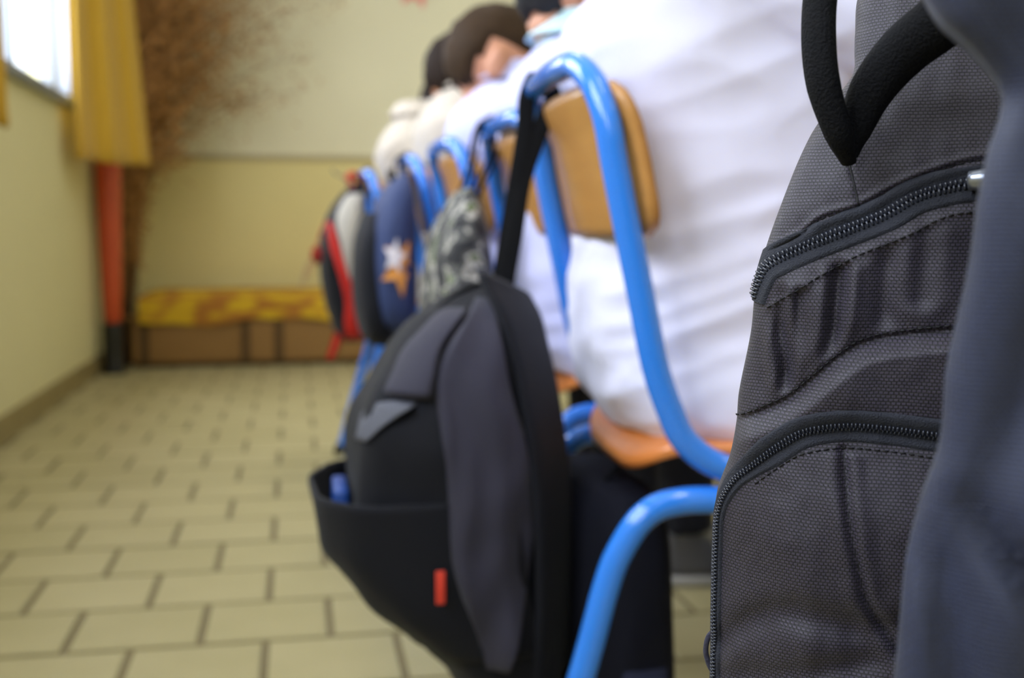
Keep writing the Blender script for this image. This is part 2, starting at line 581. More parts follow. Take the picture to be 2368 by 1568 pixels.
# windows
FRAME = mat('grey_window_frame', (132, 140, 150), 0.4)
PANE = pane_mat()
JAMB = mat('pale_window_jamb', (176, 190, 214), 0.5)
for i, (y0, y1, z0, z1) in enumerate(WIN):
    w = bpy.data.objects.new('window_%d' % (i+1), None); COL.objects.link(w); struct(w)
    xf0, xf1 = XW-0.10, XW-0.05
    obj('window_frame', *join(box(xf0, xf1, y0, y1, z0, z0+0.045, .003), box(xf0, xf1, y0, y1, z1-0.045, z1, .003),
        box(xf0, xf1, y0, y0+0.045, z0+.045, z1-.045, .003), box(xf0, xf1, y1-0.045, y1, z0+.045, z1-.045, .003)), FRAME, w, smooth=False)
    ym = (y0+y1)/2
    obj('mullion', *box(xf0, xf1, ym-0.02, ym+0.02, z0+.045, z1-.045, .003), FRAME, w, smooth=False)
    for a, b in ((y0+.045, ym-.02), (ym+.02, y1-.045)):
        obj('pane', *box(XW-0.078, XW-0.074, a, b, z0+.045, z1-.045), PANE, w, smooth=False)
    obj('jamb', *join(box(XW-0.05, XW+0.004, y0, y0+0.014, z0, z1), box(XW-0.05, XW+0.004, y1-0.014, y1, z0, z1), box(XW-0.05, XW+0.004, y0+0.014, y1-0.014, z1-0.014, z1)), JAMB, w, smooth=False)
    obj('window_sill', *box(XW-0.05, XW+0.035, y0-0.03, y1+0.03, z0-0.035, z0, .004), FRAME, w, smooth=False)

# ceiling lamps out of view, added for the light they give
LM = added_lamp_mat(); LB = mat('lamp_housing', (235, 235, 232), 0.5)
for (x, y), d in zip(ADDED_LAMPS, ('nearest above the chair row', 'above the far end of the chair row', 'on the far right near end', 'on the far right far end')):
    t = thing('added_ceiling_lamp', 'added unseen white rectangular ceiling lamp ' + d, 'lamp', (x, y, ZC), 'added ceiling lamps')
    obj('housing', *box(-0.15, 0.15, -0.64, 0.64, -0.03, 0.0, 0.004), LB, t, smooth=False)
    obj('diffuser', *box(-0.125, 0.125, -0.6, 0.6, -0.042, -0.0305, 0.004), LM, t, smooth=False)

# ------------------------------------------------------------------ chairs
# local frame: x forward (to the pupil's desk), y along the row, z up
UPX = [(0.252, 0.790), (0.265, 0.757), (0.273, 0.725), (0.285, 0.665), (0.298, 0.605), (0.311, 0.545)]
HW, TR = 0.178, 0.0125
def make_chair():
    t = thing('school_chair', '', 'chair')
    # one bent tube: front leg, seat rail, upright, hoop top, and back down the other side
    side = [(0.765, 0.0), (0.745, 0.20), (0.725, 0.395), (0.700, 0.436), (0.650, 0.447), (0.42, 0.447), (0.372, 0.453), (0.340, 0.476), (0.325, 0.505), (0.311, 0.545), (0.298, 0.605), (0.285, 0.665), (0.273, 0.722)]
    left = [(x, -HW, z) for x, z in side]
    top = [(0.2655, -HW+0.002, 0.762), (0.257, -HW+0.020, 0.794), (0.248, -HW+0.056, 0.8135), (0.242, -0.06, 0.816)]
    pts = left + top + [(0.241, 0, 0.816)] + [(x, -y, z) for x, y, z in top[::-1]] + [(x, HW, z) for x, z in side[::-1]]
    obj('back_and_seat_frame', *tube(pts, TR, 16, 6), BLUE, t)
    for s in (-1, 1):
        leg = [(0.172, 0.0), (0.205, 0.12), (0.250, 0.276), (0.268, 0.344), (0.281, 0.378), (0.304, 0.410), (0.336, 0.4215), (0.40, 0.4215), (0.60, 0.4215)]
        obj('rear_leg', *tube([(x, s*HW, z) for x, z in leg], TR, 16, 6), BLUE, t)
        obj('foot_cap', *tube([(0.168, s*HW, 0.0), (0.1765, s*HW, 0.030)], 0.0150, 14, 1), RUBBER, t)
        obj('foot_cap', *tube([(0.765, s*HW, 0.0), (0.762, s*HW, 0.030)], 0.0150, 14, 1), RUBBER, t)
    obj('crossbar', *tube([(0.56, -HW, 0.4215), (0.56, HW, 0.4215)], 0.010, 12, 1), BLUE, t)
    # plywood backrest, curved, in front of the uprights
    V, F = [], []
    ny, nz = 28, 14
    z0, z1, hw = 0.658, 0.796, 0.189
    for side_ in (0, 1):
        for j in range(nz+1):
            for i in range(ny+1):
                f = -1 + 2*i/ny; g = j/nz
                # rounded corners: shrink the half width near top and bottom
                q = max(0, (abs(g-0.5)*2 - 0.55)/0.45)
                hwz = hw - 0.028*(1 - math.sqrt(max(0, 1 - q*q)))
                y = f*hwz; z = z0 + (z1-z0)*g
                xu = np.interp(z, [p[1] for p in UPX[::-1]], [p[0] for p in UPX[::-1]])
                x = xu + 0.0135 - 0.020*(1 - (y/HW)**2)*0.9 + side_*0.010
                x += 0.004*abs(f)**6
                V.append((x, y, z))
    n1 = (ny+1)*(nz+1)
    for j in range(nz):
        for i in range(ny):
            a = j*(ny+1)+i
            F.append((a, a+ny+1, a+ny+2, a+1)); F.append((n1+a, n1+a+1, n1+a+ny+2, n1+a+ny+1))
    bd = [i for i in range(ny+1)] + [j*(ny+1)+ny for j in range(1, nz+1)] + [nz*(ny+1)+i for i in range(ny-1, -1, -1)] + [j*(ny+1) for j in range(nz-1, 0, -1)]
    for k in range(len(bd)):
        a, b = bd[k], bd[(k+1) % len(bd)]
        F.append((a, b, b+n1, a+n1))
    obj('backrest', V, F, PLY, t)
    # plywood seat with rounded corners, rear edge turned down
    ring = []
    def seat_ring(z, sh):
        out = []
        for p in sring(0.306+sh, 0.710-sh, -0.186+sh, 0.186-sh, 0, 4.2, 56):
            dz = -0.030*max(0, (0.351 - p.x)/0.045)**2 - 0.02*max(0, (p.x-0.65)/0.06)**2 - 0.006*(1-(p.y/0.2)**2)*max(0, 1-abs(p.x-0.48)/0.2)
            out.append(Vector((p.x, p.y, z + dz)))
        return out
    rings = [seat_ring(0.4605, 0.004), seat_ring(0.4620, 0.0), seat_ring(0.4705, 0.0), seat_ring(0.4725, 0.003)]
    V, F = [], []
    inner = []
    for sh in (0.03, 0.06, 0.10, 0.15):
        inner.append(seat_ring(0.4730, sh))
    under = [seat_ring(0.4600, sh) for sh in (0.15, 0.10, 0.06, 0.03)]
    obj('seat', *loft(under + rings + inner), PLYSEAT, t)
    return t

def copy_tree(o, parent=None):
    c = o.copy(); COL.objects.link(c)
    if parent is not None:
        c.parent = parent
    for ch in list(o.children):
        copy_tree(ch, c)
    return c

CHAIRS = [  # dx, centre y, turn in degrees, label
    (0.010, 1.163, -3.0, 'bright blue school chair nearest the camera, a black backpack strap over its hoop'),
    (0.048, 1.650, 0.0, 'second blue school chair in the row, carrying the grey camouflage backpack'),
    (0.020, 2.115, 1.0, 'middle blue school chair of the row, no backpack on its hoop'),
    (0.0, 2.590, 0.0, 'blue school chair carrying the navy backpack with the star'),
    (-0.055, 3.220, 0.0, 'farthest blue school chair of the row, carrying the red and grey backpack'),
    (0.262, 0.690, 0.0, 'blue school chair behind the big black backpack in the foreground'),
]
chair0 = make_chair()
chair_objs = []
for i, (dx, cy, rz, lab) in enumerate(CHAIRS):
    c = chair0 if i == 0 else copy_tree(chair0)
    c.location = (dx, cy, 0)
    c.rotation_euler = (0, 0, math.radians(rz))
    c['label'] = lab; c['category'] = 'chair'; c['group'] = 'blue school chairs in a row'
    chair_objs.append(c)

# ------------------------------------------------------------------ pupils
def face_parts(center, R):
    c = Vector(center)
    def E_(p, r):
        return ellipsoid(c + R @ Vector(p), r, 18, 12, R)
    P = [E_((0, 0, 0.012), (0.090, 0.072, 0.088)),          # skull
         E_((0.022, 0, -0.045), (0.064, 0.055, 0.060)),     # jaw
         E_((0.086, 0, -0.022), (0.016, 0.011, 0.014)),     # nose tip
         E_((0.080, 0, 0.000), (0.010, 0.008, 0.024)),      # bridge
         E_((0.078, 0, -0.058), (0.010, 0.020, 0.008)),     # mouth
         E_((0.062, 0, -0.090), (0.018, 0.022, 0.014))]     # chin
    for s in (-1, 1):
        P.append(E_((-0.006, s*0.079, -0.016), (0.020, 0.010, 0.031)))    # ear
        P.append(E_((-0.010, s*0.083, 0.000), (0.014, 0.009, 0.014)))
        P.append(E_((0.070, s*0.030, 0.018), (0.018, 0.022, 0.008)))      # brow
    return P

def make_person(label, group, dx, cy, k, head, hpitch, hyaw, shirt, hair, trousers, collar=None, voxel=0.007, seed=0.0, lean=0.0, elbow=(0.455, 0.185, 0.665), wrist=(0.600, 0.120, 0.605), sleeve=0.78, sw=0.0, hunch=0.0, long_sleeve=False, deep=0.0, wide=0.0):
    t = thing('person', label, 'person', (dx, cy, 0), group)
    Z = lambda z: 0.445 + (z - 0.445)*(1 + k)
    lx = lambda x, z: x + lean*max(0, z - 0.55) + hunch*max(0, z - 0.80)
    # torso rows: z, back x, front x, half width
    rows = [(0.462, 0.326, 0.560, 0.166), (0.478, 0.308, 0.562, 0.174), (0.51, 0.294, 0.548, 0.172), (0.58, 0.288, 0.515, 0.156),
            (0.66, 0.292, 0.495, 0.146), (0.74, 0.286, 0.485, 0.147), (0.80, 0.270, 0.475, 0.152), (0.845, 0.263, 0.465, 0.156),
            (0.885, 0.280, 0.455, 0.142), (0.915, 0.305, 0.446, 0.100), (0.94, 0.332, 0.440, 0.062)]
    zs = [0.462 + (0.94-0.462)*i/30 for i in range(31)]
    vals = interp_rows(rows, zs)
    def torso(shr):
        return loft([sring(lx(a, z)+shr, lx(b, z)-shr + deep*min(1, (0.95-z)/0.1), -w+shr - wide*min(1, (0.95-z)/0.1), w-shr + wide*min(1, (0.95-z)/0.1), Z(z), 2.5 + 8*deep, 40) for z, (a, b, w) in zip(zs, vals)])
    R = Matrix.Rotation(hyaw, 3, 'Z') @ Matrix.Rotation(hpitch, 3, 'Y')
    hc = Vector(head)
    neck0 = Vector((lx(0.380, 0.92), 0, Z(0.905))); neck1 = hc + R @ Vector((-0.020, 0, -0.045))
    body = [torso(0.020), tube([neck0, (neck0+neck1)/2, neck1], [0.052, 0.044, 0.046], 16, 4)] + face_parts(hc, R)
    sl, pants = [torso(0.0)], []
    shoes = []
    for s in (-1, 1):
        sh = Vector((lx(0.365, 0.86), s*0.125, Z(0.862)))
        el = Vector((elbow[0], s*elbow[1], Z(elbow[2]))); wr = Vector((wrist[0], s*wrist[1], wrist[2]))
        body.append(tube([sh, (sh+el)/2, el, (el+wr)/2, wr], [0.036, 0.037, 0.035, 0.031, 0.024], 14, 4))
        palm = wr + Vector((0.045, -s*0.012, -0.008))
        body.append(ellipsoid(palm, (0.042, 0.032, 0.014), 14, 8))
        for q, ln in enumerate((0.040, 0.046, 0.043, 0.034)):
            b0 = palm + Vector((0.028, s*(0.024 - 0.016*q), 0.002))
            body.append(tube([b0, b0 + Vector((ln*0.5, 0, -0.002)), b0 + Vector((ln*0.85, 0, -0.012)), b0 + Vector((ln, 0, -0.022))], [0.0085, 0.008, 0.0075, 0.006], 8, 3))
        b0 = palm + Vector((-0.012, -s*0.026, 0.0))
        body.append(tube([b0, b0 + Vector((0.018, -s*0.016, -0.003)), b0 + Vector((0.036, -s*0.018, -0.010))], [0.010, 0.009, 0.007], 8, 3))
        sl.append(tube([sh + Vector((-0.01, -s*0.03, 0.004)), sh*(1-sleeve*0.6) + el*sleeve*0.6, sh*(1-sleeve) + el*sleeve], [0.062+sw, 0.058+sw, 0.060+sw], 16, 4))
        if long_sleeve:
            sl.append(tube([sh*0.3 + el*0.7, el, (el+wr)/2, wr*0.85 + el*0.15], [0.058+sw, 0.054+sw, 0.048, 0.040], 16, 4))
        hip = Vector((0.415, s*0.078, 0.548)); kn = Vector((0.690, s*0.095, 0.545))
        an = Vector((0.705, s*0.095, 0.10))
        body.append(tube([hip, (hip+kn)/2, kn, (kn+an)/2, an], [0.060, 0.056, 0.044, 0.040, 0.030], 14, 4))
        pants.append(tube([hip + Vector((-0.03, 0, 0)), (hip+kn)/2, kn + Vector((0.005, 0, 0)), (kn+an)/2, an], [0.074, 0.070, 0.060, 0.058, 0.052], 16, 5))
        shoes.append((an, s))
    pants.append(loft([sring(0.325, 0.545, -0.152, 0.152, z, 2.6, 36) for z in (0.477, 0.49, 0.53, 0.58, 0.61)]))
    remeshed('body', body, SKIN, t, 0.0065, 3)
    amp = 0.0045 if deep == 0 else 0.0062
    def folds(co, no):
        d = np.zeros(len(co))
        for i, p in enumerate(co):
            q = Vector(p)
            # creases that fan from under the arm and gather at the waist
            a = Vector((q.x*9 + seed, (q.y*0.6 + q.z*0.8)*16 + seed, (q.z*0.75 - q.y*0.65)*4.5))
            r = 1 - abs(noise.noise(a)*2.0)
            b = 1 - abs(noise.noise(Vector((q.x*6, q.y*7 + seed, q.z*26)))*1.8)
            low = max(0.0, min(1.0, (0.70 - q.z)/0.15))
            nr = max(0.0, min(1.0, (-q.y - 0.04)/0.05))
            sl_ = 0.42 + 0.5*max(0.0, min(1.0, (0.72 - q.z)/0.2))
            dg_ = 1 - abs(noise.noise(Vector(((q.z - sl_*q.x)*17 + seed, (q.x + sl_*q.z)*4, 3.3)))*2.2)
            d[i] = amp*0.40*dg_*nr + amp*(0.75*r + 0.6*b*low + 0.5*noise.noise(q*14)) - 0.003
        return co + no*d[:, None]
    so = remeshed('shirt', sl, shirt, t, voxel, 5, folds)
    # turned-down collar
    rc = []
    for z, e in ((0.925, 0.010), (0.950, 0.006), (0.972, 0.003), (0.968, 0.012), (0.935, 0.024)):
        rc.append(sring(lx(0.322, .93) - e + (z-0.925)*0.35, lx(0.445, .93) + e + (z-.925)*0.1, -0.060-e, 0.060+e, Z(z), 2.2, 32))
    obj('collar', *loft(rc, caps=False), collar or shirt, t)
    remeshed('trousers', pants, trousers, t, 0.011, 4)
    # hair: a shell over back and top of the skull
    V, F = [], []
    seg, rg = 44, 26
    for i in range(rg+1):
        a = PI*i/rg
        for q in range(seg):
            b = 2*PI*q/seg
            n_ = Vector((math.sin(a)*math.cos(b), math.sin(a)*math.sin(b), math.cos(a)))
            fr = max(0.0, n_.x)      # towards the face
            line = (-0.86 if n_.x < -0.25 else -0.86 + 0.75*min(1, (n_.x + 0.25)/0.4) + 0.40*fr) + 0.10*noise.noise(n_*14)
            ear_gap = abs(n_.y) > 0.62 and n_.z < 0.14 and n_.x > -0.40
            hairy = n_.z > line and not ear_gap
            r = 1.10 + 0.05*noise.noise(n_*9 + Vector((seed, 0, 0))) + 0.03*noise.noise(n_*25)
            if not hairy:
                r = 0.88
            V.append(hc + R @ Vector((n_.x*0.090*r, n_.y*0.072*r, 0.012 + n_.z*0.088*r)))
    for i in range(rg):
        for q in range(seg):
            F.append((i*seg+q, (i+1)*seg+q, (i+1)*seg+(q+1) % seg, i*seg+(q+1) % seg))
    obj('hair', V, F, hair, t)
    for s in (-1, 1):
        e = obj('eye', *ellipsoid(hc + R @ Vector((0.076, s*0.030, 0.000)), (0.010, 0.012, 0.008), 12, 8, R), EYE, t)
        obj('iris', *ellipsoid(hc + R @ Vector((0.0845, s*0.030, 0.000)), (0.0025, 0.005, 0.005), 10, 6, R), IRIS, e)
    obj('lips', *ellipsoid(hc + R @ Vector((0.086, 0, -0.059)), (0.005, 0.017, 0.006), 12, 8, R), LIP, t)
    for an, s in shoes:
        x, y = an.x, an.y
        V, F = loft([sring(x - 0.060, x + 0.170, y - 0.041, y + 0.041, z, 2.2, 24) for z in (0.0, 0.022)])
        sh_ = obj('shoe', *remesh_free_shoe(x, y), SHOE if seed > 2 else SHOEK, t)
        obj('sole', V, F, SOLE, sh_)
    return t

def remesh_free_shoe(x, y):
    rows = []
    for z, f, b, w in ((0.0225, 0.113, -0.113, 0.039), (0.040, 0.111, -0.112, 0.040), (0.058, 0.085, -0.112, 0.038), (0.075, 0.030, -0.110, 0.037), (0.098, -0.020, -0.108, 0.036), (0.112, -0.030, -0.105, 0.034)):
        rows.append(sring(x + 0.055 + b, x + 0.055 + f, y - w, y + w, z, 2.2, 24))
    return loft(rows)

GP = 'pupils seated in the row of chairs'
make_person('person in white shirt nearest the camera, back against the plywood chair, head out of frame', GP, 0.005, 1.165, 0.13, (0.455, 0.0, 1.125), 0.35, 0.0, SHIRT1, HAIRD, NAVY, voxel=0.005, seed=1.3,
            elbow=(0.640, 0.180, 0.800), wrist=(0.760, 0.10, 0.720), sleeve=1.0, sw=0.014, hunch=0.65, long_sleeve=True, deep=0.085, wide=0.010)
make_person('person with black hair and pale blue collar, second in the row', GP, 0.030, 1.650, 0.01, (0.372, 0.0, 1.015), 0.35, 0.25, SHIRT, HAIRK, NAVY, COLLAR, seed=2.7)
make_person('person with brown hair and a bare ear, white shirt, third in the row', GP, 0.010, 2.115, 0.0, (0.355, 0.0, 0.970), 0.40, 0.02, SHIRT, HAIRB, NAVY, seed=4.1)
make_person('person with dark brown hair and cream shirt, fourth in the row', GP, 0.0, 2.590, 0.09, (0.376, 0.0, 1.005), 0.55, 0.25, SHIRT2, HAIRD, NAVY, seed=5.9)
make_person('person in cream shirt farthest in the row, head bowed out of sight', GP, -0.045, 3.220, 0.085, (0.475, 0.0, 1.000), 0.9, 0.0, SHIRT2, HAIRD, NAVY, seed=7.7)

# ------------------------------------------------------------------ big black backpack in the foreground
th = math.radians(26.75)
VD = Vector((math.sin(th), math.cos(th), 0)); ER = Vector((math.cos(th), -math.sin(th), 0))
def bagp(s, w, z):
    """point of the foreground bag: s along its front, w away from its front plane, height z"""
    return ER*s + VD*(0.45 + w) + Vector((0, 0, z))
LEFT = [(0.4, -0.010), (0.43, -0.035), (0.455, -0.0465), (0.4857, -0.0472), (0.5333, -0.0473), (0.5562, -0.046), (0.5721, -0.0412), (0.586, -0.039), (0.598, -0.0383), (0.6235, -0.0341), (0.637, -0.0331), (0.647, -0.0319),
        (0.6734, -0.0243), (0.7024, -0.0138), (0.7196, -0.0034), (0.7289, 0.0018), (0.745, 0.002), (0.7647, 0.004), (0.785, 0.02), (0.80, 0.05)]
ZIP1 = [(-0.0342, 0.6365), (-0.0321, 0.6436), (-0.0279, 0.6512), (-0.016, 0.6578), (-0.0004, 0.6644), (0.0149, 0.6708), (0.0253, 0.6771), (0.0372, 0.6806), (0.0489, 0.6823), (0.0615, 0.6837), (0.08, 0.684), (0.10, 0.684)]
SEAM1 = [(-0.0304, 0.6553), (-0.0161, 0.6627), (-0.0083, 0.6692), (0.0049, 0.6732), (0.0192, 0.6811), (0.0369, 0.688), (0.0515, 0.6908), (0.08, 0.692)]
SEAM1B = [(-0.0292, 0.6337), (-0.0188, 0.6405), (-0.0031, 0.6506), (0.0076, 0.6563), (0.0228, 0.6628), (0.0346, 0.6691), (0.0463, 0.6714), (0.08, 0.673)]
SEAM2 = [(-0.0420, 0.5866), (-0.0324, 0.5914), (-0.0195, 0.5988), (-0.01, 0.6075), (-0.0007, 0.6161), (0.0086, 0.6222), (0.0239, 0.6258), (0.039, 0.6278), (0.0538, 0.629), (0.08, 0.629), (0.12, 0.622)]
ZIP2 = [(-0.0465, 0.47), (-0.0466, 0.50), (-0.0466, 0.5157), (-0.0466, 0.5334), (-0.0455, 0.551), (-0.0402, 0.5635), (-0.032, 0.5726), (-0.0223, 0.5809), (-0.0127, 0.5873), (0.0016, 0.5905), (0.0173, 0.5904), (0.0358, 0.5889), (0.0523, 0.5873), (0.08, 0.583), (0.11, 0.572)]
DART = [(0.0018, 0.5813), (0.0029, 0.5713), (0.0049, 0.5546), (0.0086, 0.5379), (0.0121, 0.5246), (0.0212, 0.5101), (0.03, 0.50)]
VSEAM = [(0.0008, 0.6917), (0.003, 0.6829), (0.0052, 0.6736)]
PLEATS = [([(-0.0240, 0.640), (-0.0234, 0.6305), (-0.0213, 0.6105), (-0.020, 0.602)], 0.0042, 0.0026), ([(-0.0163, 0.640), (-0.0175, 0.6206), (-0.0190, 0.6038)], 0.0026, 0.0026),
          ([(-0.0015, 0.6500), (-0.0026, 0.6309), (-0.0038, 0.617)], 0.0044, 0.0030), ([(0.0168, 0.6600), (0.0159, 0.6378), (0.016, 0.629)], 0.0022, 0.0042),
          ([(-0.0095, 0.646), (-0.0105, 0.628), (-0.0115, 0.611)], 0.0012, 0.0030), ([(0.028, 0.664), (0.028, 0.640)], 0.0016, 0.004)]
SRIGHT = 0.205
def dense(poly, step=0.0006):
    P = np.array([tuple(p) for p in [(q.x, q.y) for q in smooth_path([Vector((a, b, 0)) for a, b in poly], 10)]])
    d = np.r_[0, np.cumsum(np.hypot(*np.diff(P, axis=0).T))]
    t = np.arange(0, d[-1], step)
    return np.c_[np.interp(t, d, P[:, 0]), np.interp(t, d, P[:, 1])]
def pdist(S, Zc, poly, signed=False):
    """distance of points to a polyline; signed: + on the left of its direction"""
    D = dense(poly, 0.003)
    D = np.r_[D, [poly[-1]]]
    P = np.c_[S.ravel(), Zc.ravel()]
    best = np.full(len(P), 1e9); sg = np.ones(len(P))
    for k in range(len(D)-1):
        A, d = D[k], D[k+1] - D[k]
        L2 = d @ d + 1e-12
        r = P - A
        t = np.clip((r @ d)/L2, 0, 1)
        q = np.hypot(r[:, 0] - t*d[0], r[:, 1] - t*d[1])
        m_ = q < best
        best[m_] = q[m_]; sg[m_] = np.sign(d[0]*r[m_, 1] - d[1]*r[m_, 0])
    return (best*sg if signed else best).reshape(S.shape)
def sstep(x, a, b):
    t = np.clip((x-a)/(b-a), 0, 1); return t*t*(3-2*t)
def bag_disp(S, Zc):
    """relief of the bag front towards the viewer (m)"""
    g = lambda d, w: np.exp(-(d/w)**2)
    d = np.zeros(S.shape)
    s2 = pdist(S, Zc, SEAM2, True); z2 = pdist(S, Zc, ZIP2, True); z1 = pdist(S, Zc, ZIP1, True)
    # pocket stands proud below its seam
    d += 0.0065*sstep(-s2, -0.0005, 0.008)*(1 - 0.5*sstep(-z2, -0.004, 0.002))
    d += 0.0075*sstep(-z2, 0.004, 0.040)
    d -= 0.0016*g(s2, 0.0012)
    d -= 0.0018*g(z2, 0.0065) + 0.0018*g(z1, 0.0065)
    d += 0.0010*g(pdist(S, Zc, SEAM1)-0.0015, 0.0015) - 0.0010*g(pdist(S, Zc, SEAM1), 0.0008)
    d += 0.0005*g(pdist(S, Zc, SEAM1B), 0.0014)
    band = sstep(-z1, 0.006, 0.017)*sstep(s2, 0.0005, 0.010)
    for poly, dep, wd in PLEATS:
        q = pdist(S, Zc, poly)
        d -= dep*g(q, wd)*band - 0.45*dep*g(q-wd*2.0, wd*0.9)*band
    dt = pdist(S, Zc, DART)
    d -= 0.0024*g(dt, 0.0013); d += 0.0012*g(dt-0.004, 0.003)*(Zc < 0.58)
    d -= 0.0008*g(pdist(S, Zc, VSEAM), 0.0007)
    # soft dents of loosely filled cloth
    f = np.array([0.0030*noise.noise(Vector((a*26+3, b*20, 1.3))) + 0.0014*noise.noise(Vector((a*60, b*42, 7.1))) + 0.0006*noise.noise(Vector((a*150, b*95, 2.2))) for a, b in zip(S.ravel(), Zc.ravel())]).reshape(S.shape)
    low = sstep(0.57-Zc, 0, 0.05)
    fold = -0.0040*g((Zc-0.515) - 0.55*(S-0.0) + 0.012*np.sin(S*60), 0.007)*low - 0.003*g((Zc-0.497)-0.35*S, 0.006)*low
    return d + f*0.9 + fold
NB = 3.2
def bag_sw(tt, sl):
    """front profile across the bag; tt 0..pi from left edge to right edge"""
    c, s_ = np.cos(tt), np.sin(tt)
    f = -np.sign(c)*np.abs(c)**(2/NB); dep = np.abs(s_)**(2/NB)
    a = (SRIGHT - sl)/2
    return (sl+SRIGHT)/2 + a*f, 0.032*(1-dep)
zrows = np.r_[np.linspace(0.40, 0.455, 26), np.arange(0.456, 0.762, 0.0009), np.linspace(0.763, 0.80, 20)]
LEFT_I = np.array([r[0] for r in interp_rows(LEFT, zrows)])*1.05
nf, nb_ = 250, 40
tt = np.linspace(0, 1, nf)**0.85*PI
bagA = thing('backpack', 'large black ripstop backpack filling the right foreground, with two curved coil zippers', 'backpack', (0.27, 0.46, 0.4), None)
def rel(o):
    """children given in world coordinates under a shifted empty"""
    o.matrix_parent_inverse = Matrix.Translation(-Vector(bagA.location)); return o
TT, SLm = np.meshgrid(tt, LEFT_I)
S_, W_ = bag_sw(TT, SLm)
Zm = np.repeat(zrows[:, None], nf, 1)
DS = bag_disp(S_, Zm)
edge = np.clip(np.sin(TT)*2.2, 0, 1)
topf = 1 - 0*Zm
Wf = W_ - DS*edge
# the side profile: fuller below, leaning back at the top
LEANZ = lambda z: 0.05*np.clip((z-0.66)/0.14, 0, 1)**1.6 + 0.05*np.clip((0.47-z)/0.07, 0, 1)**2
Wf = Wf + LEANZ(Zm)
back_s, back_w = [], []
for k in range(nb_):
    u = PI*(k+1)/(nb_+1)
    c, s_ = math.cos(u), math.sin(u)
    back_s.append(math.copysign(abs(c)**(2/4.0), c)); back_w.append(abs(s_)**(2/4.0))
V, UV = [], []
thick = 0.115
ring_n = nf + nb_
for j, z in enumerate(zrows):
    arc = np.r_[0, np.cumsum(np.hypot(np.diff(S_[j]), np.diff(W_[j])))]
    a0 = np.interp(0.02, S_[j], arc)
    for i in range(nf):
        V.append(bagp(S_[j, i], Wf[j, i], z)); UV.append((arc[i]-a0, z))
    sl = LEFT_I[j]; a = (SRIGHT-sl)/2; sc = (SRIGHT+sl)/2
    tk = max(0.03, thick - 0.06*max(0, (z-0.7)/0.1) - 0.05*max(0, (0.46-z)/0.06))
    for k in range(nb_):
        V.append(bagp(sc + a*back_s[k], 0.032 + LEANZ(z) + tk*back_w[k], z)); UV.append((arc[-1]-a0 + 0.006*k, z))
F = []
for j in range(len(zrows)-1):
    for i in range(ring_n):
        F.append((j*ring_n+i, j*ring_n+(i+1) % ring_n, (j+1)*ring_n+(i+1) % ring_n, (j+1)*ring_n+i))
F.append(tuple(range(ring_n))[::-1]); F.append(tuple((len(zrows)-1)*ring_n+i for i in range(ring_n)))
RIP = ripstop('ripstop_cloth', (57, 50, 67), (8, 8, 14), pitch=0.0014, sheen=0.10)
rel(obj('body', V, F, RIP, bagA, uv=UV))

def surf(s, z):
    """points and outward normals on the bag front for arrays s, z"""
    s = np.asarray(s, float); z = np.asarray(z, float)
    def w_of(s, z):
        sl = np.interp(z, zrows, LEFT_I); a = (SRIGHT-sl)/2; sc = (SRIGHT+sl)/2
        f = np.clip((s-sc)/a, -0.999, 0.999)
        dep = (1-np.abs(f)**NB)**(1/NB)
        ed = np.clip(dep**(NB/2)*2.2, 0, 1)
        return 0.032*(1-dep) - bag_disp(s, z)*ed + LEANZ(z)
    sl = np.interp(z, zrows, LEFT_I)
    s = np.maximum(s, sl + 0.0004)
    w = w_of(s, z); e = 0.0008
    ws = (w_of(np.maximum(s+e, sl+0.0006), z) - w_of(np.maximum(s-e, sl+0.0002), z))/(2*e); ws = np.clip(ws, -4, 4)
    wz = (w_of(s, z+e) - w_of(s, z-e))/(2*e)
    P, N = [], []
    for a, b, c, p, q in zip(s, z, w, ws, wz):
        P.append(bagp(a, c, b)); N.append((-VD + ER*float(p) + Vector((0, 0, 1))*float(q)).normalized())
    return P, N

